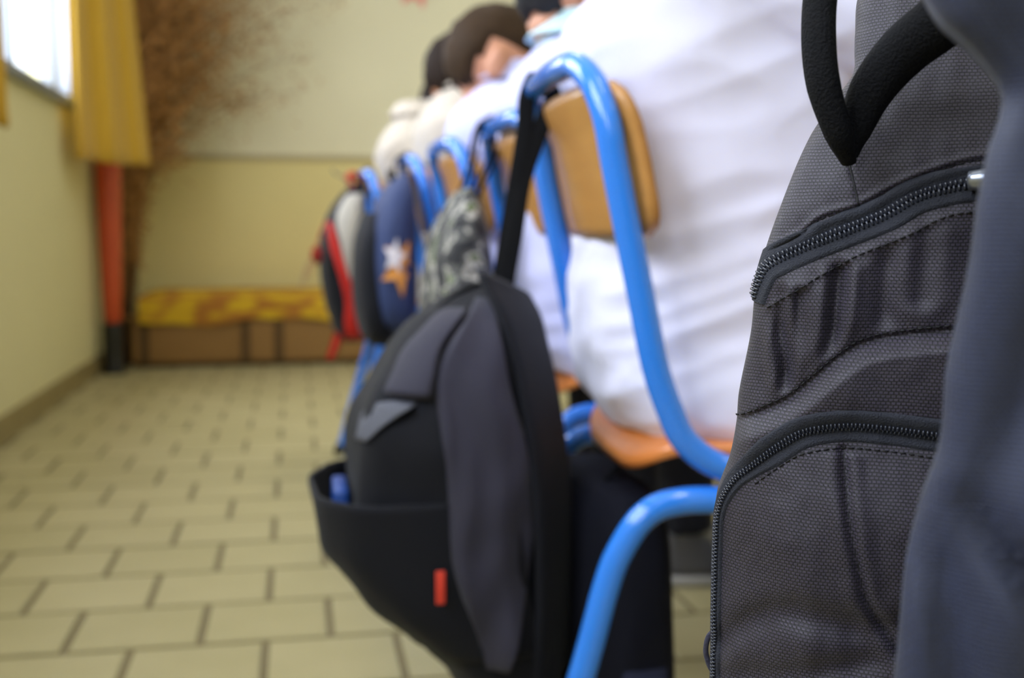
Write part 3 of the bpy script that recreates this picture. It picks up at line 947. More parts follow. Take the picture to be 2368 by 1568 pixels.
TAPE = mat('zipper_tape', (34, 37, 48), 0.8, bump=0.5, scale=1500)
COIL = mat('zipper_coil', (46, 50, 62), 0.22, coat=0.3)
THREAD = mat('black_thread', (16, 16, 20), 0.7)
def zipper(poly, half, pitch, wid):
    D = dense(poly, 0.0009)
    t = np.gradient(D, axis=0); t /= np.linalg.norm(t, axis=1)[:, None] + 1e-9
    nrm = np.c_[-t[:, 1], t[:, 0]]
    cols = np.linspace(-half, half, 15)
    rows = []
    tp = np.clip((D[:, 0] + 0.056)/0.030, 0.30, 1.0)
    for c in cols:
        P, N = surf(D[:, 0] + nrm[:, 0]*c*tp, D[:, 1] + nrm[:, 1]*c*tp)
        rows.append([p + n*(0.0011 if abs(c) < half*0.95 else -0.0004) for p, n in zip(P, N)])
    V = [p for r in rows for p in r]; n = len(D); F = []
    for a in range(len(cols)-1):
        for i in range(n-1):
            F.append((a*n+i, a*n+i+1, (a+1)*n+i+1, (a+1)*n+i))
    z_ = rel(obj('zipper_tape', V, F, TAPE, bagA))
    # the nylon coil: one loop after another along each tape edge
    L = np.r_[0, np.cumsum(np.hypot(*np.diff(D, axis=0).T))]
    q = np.arange(pitch, L[-1]-pitch, pitch)
    V, F = [], []
    for side in (-1, 1):
        qq = q + (0 if side < 0 else pitch/2)
        cs = np.interp(qq, L, D[:, 0]); cz = np.interp(qq, L, D[:, 1])
        ns = np.interp(qq, L, nrm[:, 0]); nz = np.interp(qq, L, nrm[:, 1])
        tips = []
        for f in (-0.0003, 0.0005, 0.0016, 0.0026, 0.0031):
            k_ = wid*np.clip((cs + 0.052)/0.028, 0.42, 1.0)
            tips.append(surf(cs + ns*f*side*k_, cz + nz*f*side*k_))
        hgt = (0.0010, 0.0017, 0.0019, 0.0017, 0.0008)
        for i in range(len(qq)):
            pts = [tips[k][0][i] + tips[k][1][i]*hgt[k] for k in range(5)]
            v, f = tube(pts, pitch*0.30, 6, 1, True)
            n0 = len(V); V += v; F += [tuple(x+n0 for x in g_) for g_ in f]
    rel(obj('zipper_coil', V, F, COIL, bagA))
    return D, nrm
zipper(ZIP1, 0.0070, 0.00175, 0.70)
zipper(ZIP2, 0.0066, 0.00150, 0.62)

# stitches along the seams
def stitches(poly, ln=0.0019, gap=0.0031, off=0.0, r=0.00032, name='stitching', m=THREAD):
    D = dense(poly, 0.0005)
    L = np.r_[0, np.cumsum(np.hypot(*np.diff(D, axis=0).T))]
    q = np.arange(0.001, L[-1]-ln, gap)
    V, F = [], []
    A = [surf(np.interp(q+f, L, D[:, 0]), np.interp(q+f, L, D[:, 1])+off) for f in (0, ln/2, ln)]
    for i in range(len(q)):
        v, f = tube([A[k][0][i] + A[k][1][i]*(0.0001 if k != 1 else 0.0005) for k in range(3)], r, 5, 1)
        n0 = len(V); V += v; F += [tuple(x+n0 for x in g_) for g_ in f]
    rel(obj(name, V, F, m, bagA))
stitches(SEAM1); stitches(SEAM1B); stitches(SEAM2, off=0.002)
stitches([(a, b-0.0086) for a, b in ZIP2[6:12]])
def seam_cord(poly, r, h, name='seam', m=THREAD):
    D = dense(poly, 0.0012)
    P, N = surf(D[:, 0], D[:, 1])
    rel(obj(name, *tube([p + n*h for p, n in zip(P, N)], r, 6, 1), m, bagA))
seam_cord(VSEAM, 0.0005, 0.0002)
seam_cord(DART, 0.0004, 0.0001)

# zipper slider with pull cord at the right end of the upper zipper
(P1,), (N1,) = surf([0.0505], [0.6825])
sl_ = rel(obj('zipper_slider', *tube([P1 + N1*0.003 - ER*0.007, P1 + N1*0.005, P1 + N1*0.004 + ER*0.007], [0.0035, 0.0045, 0.003], 10, 4), mat('slider_metal', (150, 156, 170), 0.3, metallic=0.8), bagA))
rel(obj('pull_cord', *tube([P1 + N1*0.006, P1 + N1*0.018 + ER*0.008 - Vector((0, 0, 0.010)), P1 + N1*0.03 + ER*0.020 - Vector((0, 0, 0.03)), P1 + N1*0.034 + ER*0.028 - Vector((0, 0, 0.055))], 0.0018, 8, 6), GREYF, bagA))

# carrying handle: a padded black loop sewn into the seam at the top
def hp(s, z, w):
    return bagp(s, w, z)
loop = [hp(0.0010, 0.690, 0.000), hp(-0.0030, 0.700, -0.008), hp(-0.0085, 0.7166, -0.012), hp(-0.0107, 0.7325, -0.012), hp(-0.0105, 0.7498, -0.010), hp(-0.007, 0.7680, -0.008), hp(0.004, 0.7800, -0.010), hp(0.020, 0.7800, -0.018), hp(0.034, 0.7690, -0.026), hp(0.0385, 0.752, -0.030), hp(0.033, 0.7395, -0.022), hp(0.0191, 0.7290, -0.010), hp(0.0085, 0.716, -0.004), hp(0.0025, 0.701, -0.001), hp(0.0012, 0.692, 0.000)]
rel(obj('carry_handle', *tube(loop, [0.003, 0.0056, 0.0066, 0.0068, 0.0068, 0.0066, 0.0066, 0.0070, 0.0085, 0.0098, 0.0102, 0.0096, 0.0084, 0.0062, 0.003], 14, 8, flat=0.72), WEB, bagA))

# side flap that bulges towards the viewer on the right
NEAR = [(0.40, 0.012), (0.45, 0.010), (0.500, 0.0120), (0.547, 0.0157), (0.5756, 0.0174), (0.5926, 0.0205), (0.6094, 0.025), (0.6279, 0.0259), (0.6429, 0.0284), (0.6578, 0.0308), (0.6735, 0.0322), (0.6858, 0.0342), (0.6929, 0.0363), (0.7001, 0.0365), (0.7105, 0.0284), (0.717, 0.0214), (0.7264, 0.0162), (0.74, 0.012), (0.76, 0.015), (0.785, 0.03)]
zf = np.linspace(0.40, 0.785, 130)
sn = np.array([r[0] for r in interp_rows(NEAR, zf)])
V, UV = [], []
npf = 34
FW = 0.31 - 0.45
for j, z in enumerate(zf):
    # across: from the free left edge round to where it is sewn to the bag
    for i in range(npf):
        u = i/(npf-1)
        s = sn[j] + (0.150 - sn[j])*u**1.0
        w = FW + (0.03 - FW)*sstep(np.array(u), 0.25, 1.0) - 0.012*math.sin(min(1, u*2.2)*PI)
        f = 0.0075*noise.noise(Vector((s*26, z*11, 5.0))) + 0.0042*noise.noise(Vector((s*60, z*20, 9.0)))
        f -= 0.010*math.exp(-(((s-0.038) - (0.590-z)*0.75)/0.0045)**2)*max(0, min(1, (0.602-z)/0.02))
        f -= 0.006*math.exp(-(((s-0.050) + (0.66-z)*0.16)/0.005)**2)*max(0, min(1, (z-0.59)/0.03))
        f -= 0.005*math.exp(-(((s-0.024) - (0.585-z)*0.22)/0.004)**2)*max(0, min(1, (0.60-z)/0.02))
        f += 0.004*math.exp(-((s-sn[j]-0.004)/0.004)**2)
        V.append(bagp(s, float(w) - f, z)); UV.append((s, z))
    for i in range(npf-1, -1, -1):
        u = i/(npf-1)
        s = sn[j] + 0.001 + (0.150 - sn[j])*u
        w = FW + (0.03 - FW)*sstep(np.array(u), 0.25, 1.0) - 0.012*math.sin(min(1, u*2.2)*PI) + 0.013
        V.append(bagp(s, float(w), z)); UV.append((s, z))
F = []
rn = npf*2
for j in range(len(zf)-1):
    for i in range(rn):
        F.append((j*rn+i, j*rn+(i+1) % rn, (j+1)*rn+(i+1) % rn, (j+1)*rn+i))
F.append(tuple(range(rn))[::-1]); F.append(tuple((len(zf)-1)*rn+i for i in range(rn)))
fl = rel(obj('side_flap', V, F, ripstop('ripstop_cloth_flap', (38, 47, 80), (24, 29, 48), pitch=0.0014, sheen=0.10), bagA, uv=UV))
ed = [bagp(sn[j], FW + 0.004, zf[j]) for j in range(0, len(zf), 5)]
e_ = obj('piping', *tube(ed, 0.0028, 8, 3), mat('flap_piping', (60, 70, 100), 0.6), fl)
e_.matrix_parent_inverse = Matrix.Translation(-Vector(bagA.location))
# hanging strap and small loop low on the left side
rel(obj('side_strap', *ribbon([bagp(-0.047, 0.03, 0.520), bagp(-0.0495, 0.034, 0.505), bagp(-0.0485, 0.034, 0.490), bagp(-0.047, 0.03, 0.47), bagp(-0.044, 0.03, 0.44)], 0.010, 0.002, VD), mat('lilac_binding', (120, 118, 150), 0.7), bagA))
rel(obj('side_loop', *tube([bagp(-0.047, 0.026, 0.497), bagp(-0.0505, 0.024, 0.494), bagp(-0.0515, 0.024, 0.487), bagp(-0.049, 0.024, 0.480), bagp(-0.046, 0.026, 0.478)], 0.0012, 8, 6), GREYF, bagA))
# strap that hangs it on the chair hoop behind
hx, hy = 0.262 + 0.246, 0.690 - HW + 0.05
rel(obj('hanging_strap', *ribbon([bagp(0.12, 0.13, 0.76), bagp(0.16, 0.19, 0.80), (hx-0.018, hy-0.004, 0.818), (hx, hy, 0.8335), (hx+0.018, hy+0.004, 0.812), (hx+0.012, hy, 0.755), bagp(0.17, 0.17, 0.70), bagp(0.12, 0.12, 0.66)], 0.022, 0.003, (0.4, 0.9, 0)), WEB, bagA))

# ------------------------------------------------------------------ soft bags hanging on the row
def bag_body(rows, seg=64, n=2.8, step=0.006, amp=0.004, sc=14, seed=1.0, tilt=0.0):
    z0, z1 = min(r[0] for r in rows), max(r[0] for r in rows)
    zs = np.arange(z0, z1 + 1e-6, (z1-z0)/max(2, int((z1-z0)/step)))
    vals = interp_rows(rows, zs)
    rings = [sring(a, b, c, d, z, n, seg, tilt) for z, (a, b, c, d) in zip(zs, vals)]
    V, F = loft(rings)
    return wrinkle(V, amp, sc, seed, (1, 1, 0.6)), F
def near_y(rows, x, z, n=2.8, off=0.002):
    (a, b, c, d), = interp_rows(rows, [z])
    f = min(0.985, abs((x-(a+b)/2)/((b-a)/2)))
    return (c+d)/2 - (d-c)/2*(1-f**n)**(1/n) - off
def patch(name, rows, poly_l, poly_r, m, parent, n=2.8, off=0.004, nz=24, nx=8, thick=0.004, wob=0.002, seed=0):
    """panel sewn on the near side between two outlines [(z, x)]"""
    z0 = max(poly_l[0][0], poly_r[0][0]); z1 = min(poly_l[-1][0], poly_r[-1][0])
    zs = np.linspace(z0, z1, nz)
    xl = [r[0] for r in interp_rows(poly_l, zs)]; xr = [r[0] for r in interp_rows(poly_r, zs)]
    V, F = [], []
    for side in (0, 1):
        for j in range(nz):
            for i in range(nx+1):
                x = xl[j] + (xr[j]-xl[j])*i/nx
                e = 1 if 0 < i < nx and 0 < j < nz-1 else 0
                y = near_y(rows, x, zs[j], n, off) - (0 if side else thick*e) + (0.014 if side else 0.009*(1-e))
                if not side:
                    y += wob*noise.noise(Vector((x*30+seed, zs[j]*14, seed)))
                V.append((x, y, zs[j]))
    m_ = (nx+1)*nz
    for j in range(nz-1):
        for i in range(nx):
            a = j*(nx+1)+i
            F.append((a, a+1, a+nx+2, a+nx+1)); F.append((m_+a, m_+a+nx+1, m_+a+nx+2, m_+a+1))
    bd = [i for i in range(nx+1)] + [j*(nx+1)+nx for j in range(1, nz)] + [(nz-1)*(nx+1)+i for i in range(nx-1, -1, -1)] + [j*(nx+1) for j in range(nz-2, 0, -1)]
    for k in range(len(bd)):
        a, b = bd[k], bd[(k+1) % len(bd)]
        F.append((a, a+m_, b+m_, b))
    return obj(name, V, F, m, parent)

# --- black and charcoal backpack on the nearest chair
bB = thing('backpack', 'black and charcoal backpack hanging by one strap from the nearest blue chair, open front pocket', 'backpack', (0, 0, 0), None)
rowsB = [(0.085, 0.220, 0.265, 1.17, 1.27), (0.11, 0.205, 0.274, 1.13, 1.30), (0.15, 0.180, 0.276, 1.11, 1.33), (0.20, 0.150, 0.276, 1.10, 1.345), (0.24, 0.114, 0.274, 1.095, 1.35), (0.28, 0.078, 0.272, 1.09, 1.355), (0.33, 0.058, 0.268, 1.09, 1.36),
         (0.38, 0.052, 0.262, 1.09, 1.36), (0.42, 0.050, 0.258, 1.09, 1.36), (0.46, 0.052, 0.252, 1.09, 1.36), (0.50, 0.070, 0.246, 1.10, 1.35), (0.53, 0.088, 0.240, 1.11, 1.34), (0.56, 0.112, 0.234, 1.13, 1.32), (0.585, 0.150, 0.228, 1.16, 1.29), (0.605, 0.185, 0.222, 1.19, 1.26)]
obj('body', *bag_body(rowsB, 72, 2.7, 0.006, 0.008, 15, 3.3), BLACKF, bB)
patch('side_panel', rowsB, [(0.22, 0.182), (0.28, 0.162), (0.34, 0.145), (0.40, 0.138), (0.47, 0.134), (0.53, 0.134), (0.595, 0.184)], [(0.22, 0.200), (0.28, 0.218), (0.36, 0.234), (0.43, 0.230), (0.515, 0.208), (0.595, 0.198)], GREYF, bB, 2.7, 0.006, 48, 16, 0.006, 0.016, 2.0)
patch('top_panel', rowsB, [(0.500, 0.076), (0.52, 0.088), (0.55, 0.108), (0.585, 0.150)], [(0.500, 0.128), (0.52, 0.132), (0.55, 0.142), (0.585, 0.172)], GREYF, bB, 2.7, 0.006, 18, 10, 0.006, 0.012, 4.0)
patch('trim_panel', rowsB, [(0.452, 0.056), (0.475, 0.062), (0.497, 0.074)], [(0.452, 0.062), (0.475, 0.085), (0.497, 0.118)], GREYL, bB, 2.7, 0.006, 12, 8, 0.005, 0.008, 6.0)
# open pocket in front: a sagging shell
V, F = [], []
npk = 26
zk = np.linspace(0.235, 0.405, 22)
valsB = interp_rows(rowsB, zk)
for side in (0, 1):
    for j, (z, (a, b, c, d)) in enumerate(zip(zk, valsB)):
        u = (z-zk[0])/(zk[-1]-zk[0])
        out = 0.004 + 0.034*math.sin(min(1, u*1.15)*PI/2)**1.2 - side*0.004
        for i in range(npk+1):
            w = PI/2 + PI*i/npk        # half round the -x side
            w = w + 0.45*math.copysign(1, i/npk-0.5)*(abs(i/npk-0.5)*2)**2
            cx, cy = (a+b)/2, (c+d)/2
            c_, s_ = math.cos(w), math.sin(w)
            X = math.copysign(abs(c_)**(2/2.7), c_); Y = math.copysign(abs(s_)**(2/2.7), s_)
            taper = max(0, 1 - (abs(i/npk-0.5)*2)**3)
            dz = -0.012*taper*u*u + 0.006*noise.noise(Vector((i*0.4, u*3, 1)))*u - 0.055*u*(1-taper) if False else -0.010*taper*u*u
            V.append((cx + ((b-a)/2)*X - out*taper + 0.011*noise.noise(Vector((i*.3, u*3, 3)))*taper, cy + ((d-c)/2 + 0.004 - side*0.003)*Y, z + dz))
m_ = len(zk)*(npk+1)
for j in range(len(zk)-1):
    for i in range(npk):
        a = j*(npk+1)+i
        F.append((a, a+1, a+npk+2, a+npk+1)); F.append((m_+a, m_+a+npk+1, m_+a+npk+2, m_+a+1))
bd = [i for i in range(npk+1)] + [j*(npk+1)+npk for j in range(1, len(zk))] + [(len(zk)-1)*(npk+1)+i for i in range(npk-1, -1, -1)] + [j*(npk+1) for j in range(len(zk)-2, 0, -1)]
for k in range(len(bd)):
    a, b = bd[k], bd[(k+1) % len(bd)]
    F.append((a, a+m_, b+m_, b))
obj('front_pocket', V, F, BLACKF, bB)
tag(obj('pencil_case', *box(0.034, 0.050, 1.17, 1.25, 0.345, 0.398, 0.004), BLUEI), 'small blue case tucked in the open pocket of the black backpack', 'case')
tg = obj('zip_tag', *box(0.1275, 0.1365, 1.0755, 1.0785, 0.303, 0.336, 0.001), REDTAG, bB); tg['label'] = 'small red fabric tag'
hy_ = 1.163 + 0.065
obj('shoulder_strap', *ribbon([(0.213, 1.22, 0.585), (0.226, 1.225, 0.66), (0.244, hy_, 0.765), (0.2475, hy_, 0.807), (0.259, hy_, 0.8300), (0.2755, hy_, 0.810), (0.266, hy_-0.004, 0.785), (0.243, 1.225, 0.72), (0.232, 1.22, 0.66), (0.218, 1.22, 0.585)], 0.019, 0.004, (0.93, -0.30, 0.15)), WEB, bB)
obj('padded_strap', *ribbon([(0.218, 1.20, 0.605), (0.232, 1.165, 0.56), (0.246, 1.14, 0.48), (0.255, 1.13, 0.39), (0.258, 1.13, 0.30), (0.254, 1.13, 0.20)], 0.095, 0.014, (0.55, 0.83, 0)), BLACKF, bB)
obj('top_loop', *tube([(0.13, 1.20, 0.555), (0.150, 1.20, 0.585), (0.185, 1.21, 0.605), (0.206, 1.22, 0.597)], 0.006, 10, 6, flat=0.5), WEB, bB)
# --- dark navy bag standing on the floor under the nearest chair
bN = thing('cloth_bag', 'dark navy cloth bag standing on the floor under the nearest blue chair', 'bag', (0, 0, 0))
rowsN = [(0.0, 0.300, 0.352, 1.06, 1.30), (0.02, 0.288, 0.362, 1.04, 1.32), (0.10, 0.282, 0.368, 1.025, 1.325), (0.22, 0.280, 0.370, 1.02, 1.325), (0.32, 0.280, 0.368, 1.025, 1.315), (0.38, 0.284, 0.362, 1.035, 1.30), (0.405, 0.295, 0.350, 1.05, 1.28)]
obj('body', *bag_body(rowsN, 64, 3.2, 0.008, 0.005, 12, 8.1), NAVYB, bN)
patch('side_pocket', rowsN, [(0.03, 0.300), (0.12, 0.297), (0.245, 0.296)], [(0.03, 0.350), (0.12, 0.352), (0.245, 0.345)], mat('navy_pocket_cloth', (38, 42, 62), 0.85, spec=0.2), bN, 3.2, 0.008, 14, 8, 0.01, 0.006, 3)
obj('drawstring', *tube([(0.315, 1.15, 0.400), (0.315, 1.13, 0.412), (0.33, 1.15, 0.414), (0.335, 1.18, 0.402)], 0.003, 8, 6), WEB, bN)

# --- camouflage backpack on the second chair
CAMO = camo('grey_camouflage')
bC = thing('backpack', 'grey camouflage backpack with black straps hanging on the second blue chair', 'backpack', (0, 0, 0))
rowsC = [(0.43, 0.215, 0.268, 1.66, 1.82), (0.455, 0.200, 0.280, 1.62, 1.87), (0.52, 0.190, 0.288, 1.60, 1.89), (0.60, 0.195, 0.288, 1.60, 1.89), (0.66, 0.208, 0.280, 1.61, 1.88), (0.70, 0.226, 0.272, 1.64, 1.85), (0.725, 0.245, 0.264, 1.68, 1.80)]
obj('body', *bag_body(rowsC, 56, 2.8, 0.008, 0.005, 15, 5.5), CAMO, bC)
patch('front_pocket', rowsC, [(0.46, 0.212), (0.53, 0.204), (0.60, 0.212)], [(0.46, 0.256), (0.53, 0.268), (0.60, 0.262)], CAMO, bC, 2.8, 0.010, 12, 6, 0.012, 0.004, 6)
for yy_, top_y in ((1.70, 1.715), (1.80, 1.775)):
    obj('shoulder_strap', *ribbon([(0.248, yy_, 0.700), (0.264, top_y, 0.76), (0.274, top_y, 0.811), (0.290, top_y, 0.8325), (0.307, top_y, 0.816), (0.298, top_y, 0.775), (0.262, yy_, 0.700)], 0.028, 0.004, (0.25, 0.96, 0)), WEB, bC)
# --- navy backpack with a star on the fourth chair
bD = thing('backpack', 'navy blue backpack with an orange and white star print, on the fourth chair', 'backpack', (0, 0, 0))
rowsD = [(0.45, 0.176, 0.236, 2.36, 2.56), (0.475, 0.158, 0.246, 2.31, 2.62), (0.55, 0.146, 0.250, 2.29, 2.65), (0.63, 0.148, 0.250, 2.29, 2.65), (0.70, 0.162, 0.248, 2.30, 2.64), (0.75, 0.186, 0.243, 2.34, 2.62), (0.782, 0.222, 0.238, 2.42, 2.58)]
obj('body', *bag_body(rowsD, 56, 2.8, 0.008, 0.004, 15, 2.5), NAVYF, bD)
rowsDp = [(0.425, 0.150, 0.205, 2.37, 2.57), (0.45, 0.130, 0.205, 2.33, 2.60), (0.54, 0.116, 0.205, 2.32, 2.61), (0.64, 0.122, 0.205, 2.33, 2.60), (0.70, 0.142, 0.205, 2.37, 2.57)]
obj('front_pocket', *bag_body(rowsDp, 40, 2.8, 0.01, 0.003, 15, 4.5), BLACKF, bD)
def star_pts(cx, cz, r0, r1, rot, n=5):
    return [(cx + (r0 if k % 2 == 0 else r1)*math.sin(rot + PI*k/n), cz + (r0 if k % 2 == 0 else r1)*1.5*math.cos(rot + PI*k/n)) for k in range(2*n)]
def star(name, cx, cz, r0, r1, rot, m, rows, parent, off):
    P = star_pts(cx, cz, r0, r1, rot)
    y = min(near_y(rows, x, z, 2.8, off) for x, z in P)
    V = [(cx, near_y(rows, cx, cz, 2.8, off), cz)] + [(x, near_y(rows, x, z, 2.8, off), z) for x, z in P]
    V += [(a, b+0.010, c) for a, b, c in V]
    n = len(P); F = []
    for k in range(n):
        a, b = 1+k, 1+(k+1) % n
        F.append((0, b, a)); F.append((a, b, b+n+1, a+n+1))
    return obj(name, V, F, m, parent, smooth=False)
s1 = star('star_print', 0.203, 0.590, 0.040, 0.018, 0.5, ORANGE, rowsD, bD, 0.007); s1['label'] = 'orange star print'
s2 = star('white_star_print', 0.193, 0.612, 0.024, 0.011, 0.2, WHITEP, rowsD, bD, 0.0095); s2['label'] = 'white star print'  # white part of the print itself
for yy_, top_y in ((2.52, 2.515), (2.62, 2.665)):
    obj('shoulder_strap', *ribbon([(0.228, yy_, 0.760), (0.2265, top_y, 0.785), (0.2255, top_y, 0.816), (0.241, top_y, 0.8325), (0.257, top_y, 0.816), (0.250, top_y, 0.785), (0.237, yy_, 0.760)], 0.035, 0.004, (0.1, 1, 0)), WEB, bD)
obj('top_loop', *tube([(0.215, 2.53, 0.758), (0.205, 2.53, 0.785), (0.21, 2.56, 0.795), (0.222, 2.58, 0.768)], 0.007, 10, 6, flat=0.5), WEB, bD)
# --- red, grey and black backpack on the farthest chair
bE = thing('backpack', 'red, light grey and black backpack hanging on the farthest chair', 'backpack', (0, 0, 0))
rowsE = [(0.365, 0.118, 0.180, 3.08, 3.24), (0.39, 0.098, 0.190, 3.04, 3.30), (0.50, 0.070, 0.194, 3.02, 3.33), (0.62, 0.064, 0.194, 3.02, 3.33), (0.69, 0.080, 0.192, 3.03, 3.32), (0.75, 0.115, 0.188, 3.06, 3.28), (0.79, 0.155, 0.184, 3.12, 3.22)]
obj('body', *bag_body(rowsE, 56, 2.8, 0.008, 0.004, 15, 6.5), BLACKF, bE)
patch('grey_panel', rowsE, [(0.52, 0.137), (0.58, 0.122), (0.64, 0.110), (0.70, 0.102), (0.76, 0.135)], [(0.52, 0.168), (0.58, 0.170), (0.64, 0.172), (0.70, 0.172), (0.76, 0.172)], LGREY, bE, 2.8, 0.008, 18, 8, 0.006, 0.003, 1)
patch('red_panel', rowsE, [(0.375, 0.126), (0.42, 0.122), (0.48, 0.124), (0.55, 0.108), (0.62, 0.088), (0.685, 0.082)], [(0.375, 0.172), (0.42, 0.172), (0.48, 0.165), (0.55, 0.134), (0.62, 0.112), (0.685, 0.092)], REDF, bE, 2.8, 0.010, 22, 8, 0.006, 0.003, 7)
obj('piping', *tube([(0.172, near_y(rowsE, 0.172, z, 2.8, 0.006), z) for z in (0.40, 0.50, 0.60, 0.70, 0.76)], 0.004, 8, 4), LGREY, bE)
obj('red_trim', *tube([(0.150, 3.08, 0.775), (0.140, 3.08, 0.800), (0.155, 3.10, 0.812), (0.172, 3.12, 0.795)], 0.008, 10, 6), REDF, bE)
for yy_, top_y in ((3.14, 3.145), (3.24, 3.275)):
    obj('shoulder_strap', *ribbon([(0.178, yy_, 0.765), (0.1815, top_y, 0.785), (0.1805, top_y, 0.816), (0.196, top_y, 0.8325), (0.212, top_y, 0.816), (0.205, top_y, 0.780), (0.186, yy_, 0.765)], 0.030, 0.004, (0.1, 1, 0)), WEB, bE)
obj('loose_strap', *ribbon([(0.150, 3.05, 0.77), (0.125, 3.03, 0.800), (0.108, 3.03, 0.806), (0.096, 3.03, 0.820)], 0.016, 0.003, (0.3, 1, 0)), GREYL, bE)
kr = thing('keyring_charm', 'fluffy red charm with pale ribbons dangling from the red backpack', 'charm', (0, 0, 0))
obj('cord', *tube([(0.078, 3.03, 0.685), (0.064, 3.02, 0.655), (0.056, 3.02, 0.63)], 0.002, 6, 4), REDF, kr)
V, F = ellipsoid((0.053, 3.02, 0.600), (0.014, 0.013, 0.020), 20, 14)
V = [Vector(v) + (Vector(v)-Vector((0.053, 3.02, 0.600)))*0.8*noise.noise(Vector(v)*170) for v in V]
obj('fluff', V, F, mat('dark_red_fluff', (150, 34, 24), 0.95), kr)
for k in range(4):
    obj('ribbon', *ribbon([(0.046-0.004*k, 3.02, 0.585), (0.040-0.006*k, 3.02, 0.565), (0.034-0.008*k, 3.025, 0.545-0.01*k)], 0.006, 0.001, (0.3, 1, 0)), LGREY if k % 2 else REDF, kr)
sc_ = thing('red_cloth', 'red cloth ends hanging below the red backpack', 'cloth', (0, 0, 0))
V, F = [], []
for j in range(14):
    u = j/13
    for i in range(11):
        f = i/10
        V.append((0.115 - 0.030*u + (f-0.5)*0.034*(1-0.4*u), 3.09 + 0.010*math.sin(f*9), 0.395 - 0.075*u))
n1 = len(V); V += [(a, b+0.003, c) for a, b, c in V]
for j in range(13):
    for i in range(10):
        a = j*11+i; F.append((a, a+1, a+12, a+11)); F.append((n1+a, n1+a+11, n1+a+12, n1+a+1))
obj('cloth_end', V, F, REDTAG, sc_)

# ------------------------------------------------------------------ back of the room
# low wooden chest with boards and posts
WOODB = wood('brown_wood', (142, 104, 52), 0.6, 0.05, (3, 30, 30)); WOODD = wood('dark_wood', (92, 66, 30), 0.7, 0.0, (30, 30, 3))
ch = thing('wooden_chest', 'low brown wooden chest along the back wall under the yellow cushion', 'chest', (0.10, 5.98, 0))
CX0, CX1 = -0.80, 1.0
YF = 5.71
def rc(o, th_):
    o.matrix_parent_inverse = Matrix.Translation(-Vector(th_.location)); return o
rc(obj('body', *box(CX0+0.01, CX1-0.01, YF+0.02, 6.22, 0.02, 0.235, 0.004), WOODD, ch, smooth=False), ch)
rc(obj('plinth', *box(CX0+0.02, CX1-0.02, YF+0.03, 6.20, 0.0, 0.02), WOODD, ch, smooth=False), ch)
px_ = [CX0, -0.725, -0.25, -0.09, 0.36, 0.83, CX1]
for k in range(len(px_)-1):
    rc(obj('board', *box(px_[k]+0.022, px_[k+1]-0.022, YF+0.006, YF+0.02, 0.028, 0.230, 0.004), WOODB, ch, smooth=False), ch)
for x in px_[1:-1]:
    rc(obj('batten', *box(x-0.018, x+0.018, YF, YF+0.02, 0.028, 0.230, 0.003), WOODD, ch, smooth=False), ch)
rc(obj('lid', *box(CX0, CX1, YF-0.005, 6.225, 0.2355, 0.255, 0.004), WOODB, ch, smooth=False), ch)
# yellow printed cushion on it
V, F = [], []
rings = []
for z, e in ((0.2555, 0.02), (0.27, 0.004), (0.30, 0.0), (0.335, 0.003), (0.355, 0.02), (0.364, 0.06), (0.366, 0.12)):
    r = sring(-0.755 + e, 0.95 - e, YF - 0.008 + e, 6.22 - e, z, 9.0, 160)
    r = [Vector((p.x, p.y, p.z + 0.006*noise.noise(Vector((p.x*5, p.y*5, 0.3)))*(1 if z > 0.26 else 0))) for p in r]
    rings.append(r)
cu = tag(obj('cushion', *loft(rings), cushion_mat()), 'long yellow cushion with reddish brown print on the low chest', 'cushion')
# skirt of the cover falling over the chest front
V, F = [], []
nx_ = 90
for side in (0, 1):
    for j in range(6):
        for i in range(nx_+1):
            x = -0.745 + 1.68*i/nx_
            bot = 0.222 + 0.014*math.sin(x*7.5 + 2.2) + 0.006*math.sin(x*19)
            z = 0.350 + (bot-0.350)*j/5
            V.append((x, YF - 0.016 - 0.006*math.sin(x*16)*j/5 + side*0.004 - 0.003*math.sin(j), z))
m_ = 6*(nx_+1)
for j in range(5):
    for i in range(nx_):
        a = j*(nx_+1)+i
        F.append((a, a+nx_+1, a+nx_+2, a+1)); F.append((m_+a, m_+a+1, m_+a+nx_+2, m_+a+nx_+1))
obj('cover_edge', V, F, cu.data.materials[0], cu)

# tall red vase on a black base in the corner
vx, vy = -0.838, 5.53
vs = thing('floor_vase', 'tall narrow red vase on a black base in the corner below the curtain', 'vase', (vx, vy, 0))
def lathe(prof, seg=32):
    return loft([[Vector((r*math.cos(2*PI*k/seg), r*math.sin(2*PI*k/seg), z)) for k in range(seg)] for r, z in prof])
obj('vase_body', *lathe([(0.034, 0.235), (0.040, 0.25), (0.046, 0.40), (0.052, 0.60), (0.057, 0.80), (0.060, 0.95), (0.064, 0.985), (0.060, 0.99), (0.054, 0.97), (0.050, 0.80), (0.030, 0.45)]), mat('red_glaze', (198, 74, 34), 0.35, coat=0.3, var=0.12, var_scale=14), vs)
obj('base', *lathe([(0.050, 0.0), (0.052, 0.012), (0.048, 0.02), (0.044, 0.12), (0.046, 0.22), (0.044, 0.234)]), mat('black_base', (16, 14, 12), 0.5), vs)

